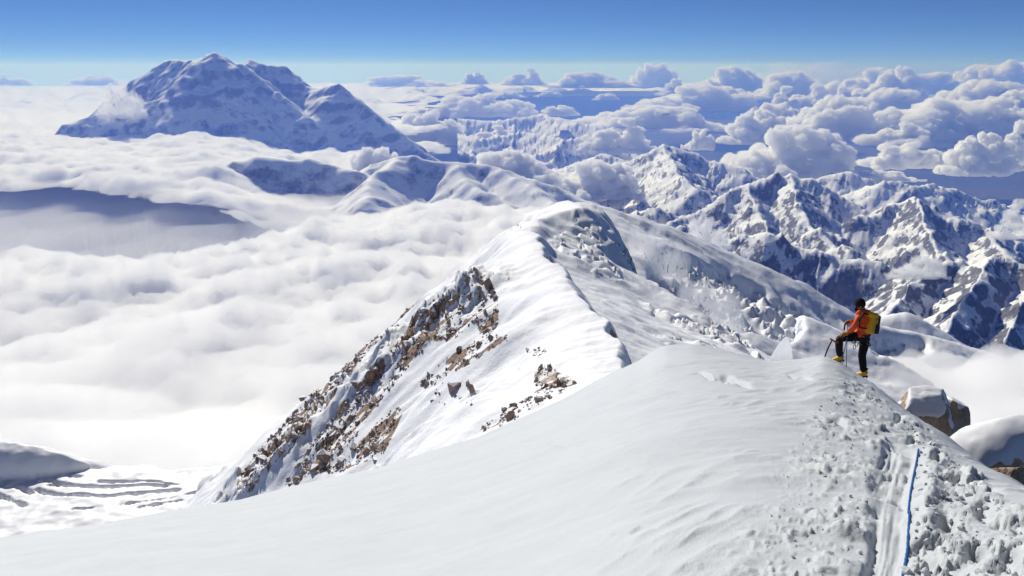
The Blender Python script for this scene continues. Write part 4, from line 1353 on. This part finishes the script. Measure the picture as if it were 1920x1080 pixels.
# gloves: palm, four curled fingers and a thumb
def glove(w, palm_dir, curl_dir, side_dir):
    w = np.array(w); pd, cd, sd_ = [np.array(q, float) / np.linalg.norm(q) for q in (palm_dir, curl_dir, side_dir)]
    root = link('glove', local(skin_mesh('glove', [w - pd * .06, w, w + pd * .05, w + pd * .09], [(0, 1), (1, 2), (2, 3)], [(.050, .050), (.042, .045), (.036, .052), (.028, .05)], 0, 2)), M_GLOVE, person)
    for k_, (o_, L) in enumerate(((-.034, .8), (-.011, 1.0), (.012, .95), (.034, .75))):
        b_ = w + pd * .085 + sd_ * o_
        pts_ = [b_, b_ + pd * .032 * L + cd * .008, b_ + pd * .045 * L + cd * .038 * L, b_ + pd * .022 * L + cd * .058 * L]
        link('finger', local(skin_mesh('finger', pts_, [(0, 1), (1, 2), (2, 3)], [.0125, .012, .011, .009], 0, 1)), M_GLOVE, root)
    b_ = w + pd * .02 - sd_ * .045
    pts_ = [b_, b_ + pd * .03 - sd_ * .015 + cd * .02, b_ + pd * .05 + cd * .045]
    link('thumb', local(skin_mesh('thumb', pts_, [(0, 1), (1, 2)], [.015, .013, .010], 0, 1)), M_GLOVE, root)
    cf = link('cuff', local(skin_mesh('cuff', [w - pd * .12, w - pd * .05], [(0, 1)], [.062, .058], 0, 1)), M_BLACK, root)
glove(J(1594, 603, .12), (-1, -.25, .0), (0, 0, -1), (0, 1, 0))
glove(J(1586, 626, -.16), (-1, .05, -.15), (0, .1, -1), (.0, 1, 0))

# backpack: a thing of its own, worn on the back
def rbox(name, mat, c, sx, sy, sz, rot, parent, bev=.06, taper=1.0, origin=base):
    bm = bmesh.new(); bmesh.ops.create_cube(bm, size=1)
    for v in bm.verts:
        k_ = taper if v.co.z > 0 else 1
        v.co = Vector((v.co.x * sx * k_, v.co.y * sy * k_, v.co.z * sz))
    bmesh.ops.bevel(bm, geom=bm.edges[:] + bm.verts[:], offset=bev, segments=4, affect='EDGES', profile=.5)
    bm.transform(Matrix.Translation(Vector(c) - Vector(origin)) @ Euler(rot).to_matrix().to_4x4())
    me = bpy.data.meshes.new(name); bm.to_mesh(me); bm.free()
    for p_ in me.polygons:
        p_.use_smooth = True
    return link(name, me, mat, parent)
pc = J(1632, 606, -.10)
pk = bpy.data.objects.new('backpack', None); COL.objects.link(pk); pk.location = tuple(base)
pk['label'] = 'yellow and black backpack worn by the climber'; pk['category'] = 'backpack'
rot = (rad(-4), rad(14), rad(28))
rbox('pack_body', M_PACK, pc, .23, .34, .48, rot, pk, .075, .86)
rbox('top_lid', M_PACK, pc + np.array([-.045, -.02, .225]), .24, .33, .12, rot, pk, .05)
rbox('back_panel', M_BLACK, pc + np.array([.125, .03, -.01]), .10, .26, .40, rot, pk, .045, .8)
rbox('side_pocket', M_BLACK, pc + np.array([.10, -.13, -.11]), .14, .08, .20, rot, pk, .035)
for k_, (a_, b_) in enumerate((((1619, 588, -.22), (1607, 612, -.30)), ((1626, 587, .12), (1612, 606, .26)))):
    sv_ = curve([J(1627, 590, a_[2]), J(a_[0], a_[1] - 1, a_[2]), J(a_[0] - 7, a_[1] + 9, b_[2] + .03), J(b_[0] + 4, b_[1] + 2, b_[2] + .02), J(1624, 616, a_[2])], 30)
    hv, hf = tube(sv_, .019, 8); link('shoulder_strap', local(poly_mesh('shoulder_strap', hv, hf)), M_BLACK, pk)
for k_ in range(3):
    z_ = .13 - .13 * k_
    lp = [pc + np.array(Euler(rot).to_matrix() @ Vector((.122 * math.cos(a_) * 1.05, .175 * math.sin(a_) * 1.03, z_))) for a_ in np.linspace(-1.9, 1.9, 18)]
    hv, hf = tube(lp, .008, 6); link('compression_strap', local(poly_mesh('compression_strap', hv, hf)), M_BLACK, pk)

# ice axes and thin cords
def thing(name, label, cat, **kw):
    o = bpy.data.objects.new(name, None); COL.objects.link(o); o.location = tuple(base); o['label'] = label; o['category'] = cat
    for k_, v_ in kw.items():
        o[k_] = v_
    return o
def part(name, pts, r, mat, parent, seg=8, radii=None):
    hv, hf = tube(pts, r, seg, True, radii); return link(name, local(poly_mesh(name, hv, hf)), mat, parent)
ax1 = thing('ice_axe', 'red headed ice axe with its dark shaft planted in the snow left of the climber', 'ice axe')
part('shaft', curve([J(1547, 668, -.05), J(1552, 654, -.06), J(1558, 642, -.08), J(1560, 638, -.08)], 14), .017, M_BLACK, ax1)
part('head', curve([J(1556, 635, -.10), J(1562, 638, -.12), J(1568, 643, -.16), J(1575, 640, -.18), J(1581, 631, -.19)], 18), .02, M_RED, ax1)
part('spike', [J(1547, 668, -.05), J(1546, 671, -.05)], .01, M_STEEL, ax1)
ax2 = thing('ice_axe', 'black ice axe gripped at its head by the climber', 'ice axe')
part('head', curve([J(1592, 604, .08), J(1587, 604, .06), J(1584, 609, .04), J(1583, 619, .02)], 16), .018, M_BLACK, ax2)
part('shaft', curve([J(1589, 606, .06), J(1588, 640, .02), J(1587, 672, -.02), J(1587, 688, -.03)], 14), .011, M_STEEL, ax2)
part('spike', [J(1587, 688, -.03), J(1587, 693, -.03)], .008, M_STEEL, ax2)
cd = thing('thin_cord', 'thin pale blue cord hanging from the climber harness down to the snow', 'cord')
gpt = [J(1588, 632, -.20), J(1585, 650, -.22), J(1580, 668, -.22), J(1578.5, 684, -.25), J(1580, 695, -.45), J(1583, 712, -.75)]
part('cord', curve(gpt, 40), .010, M_THIN, cd)
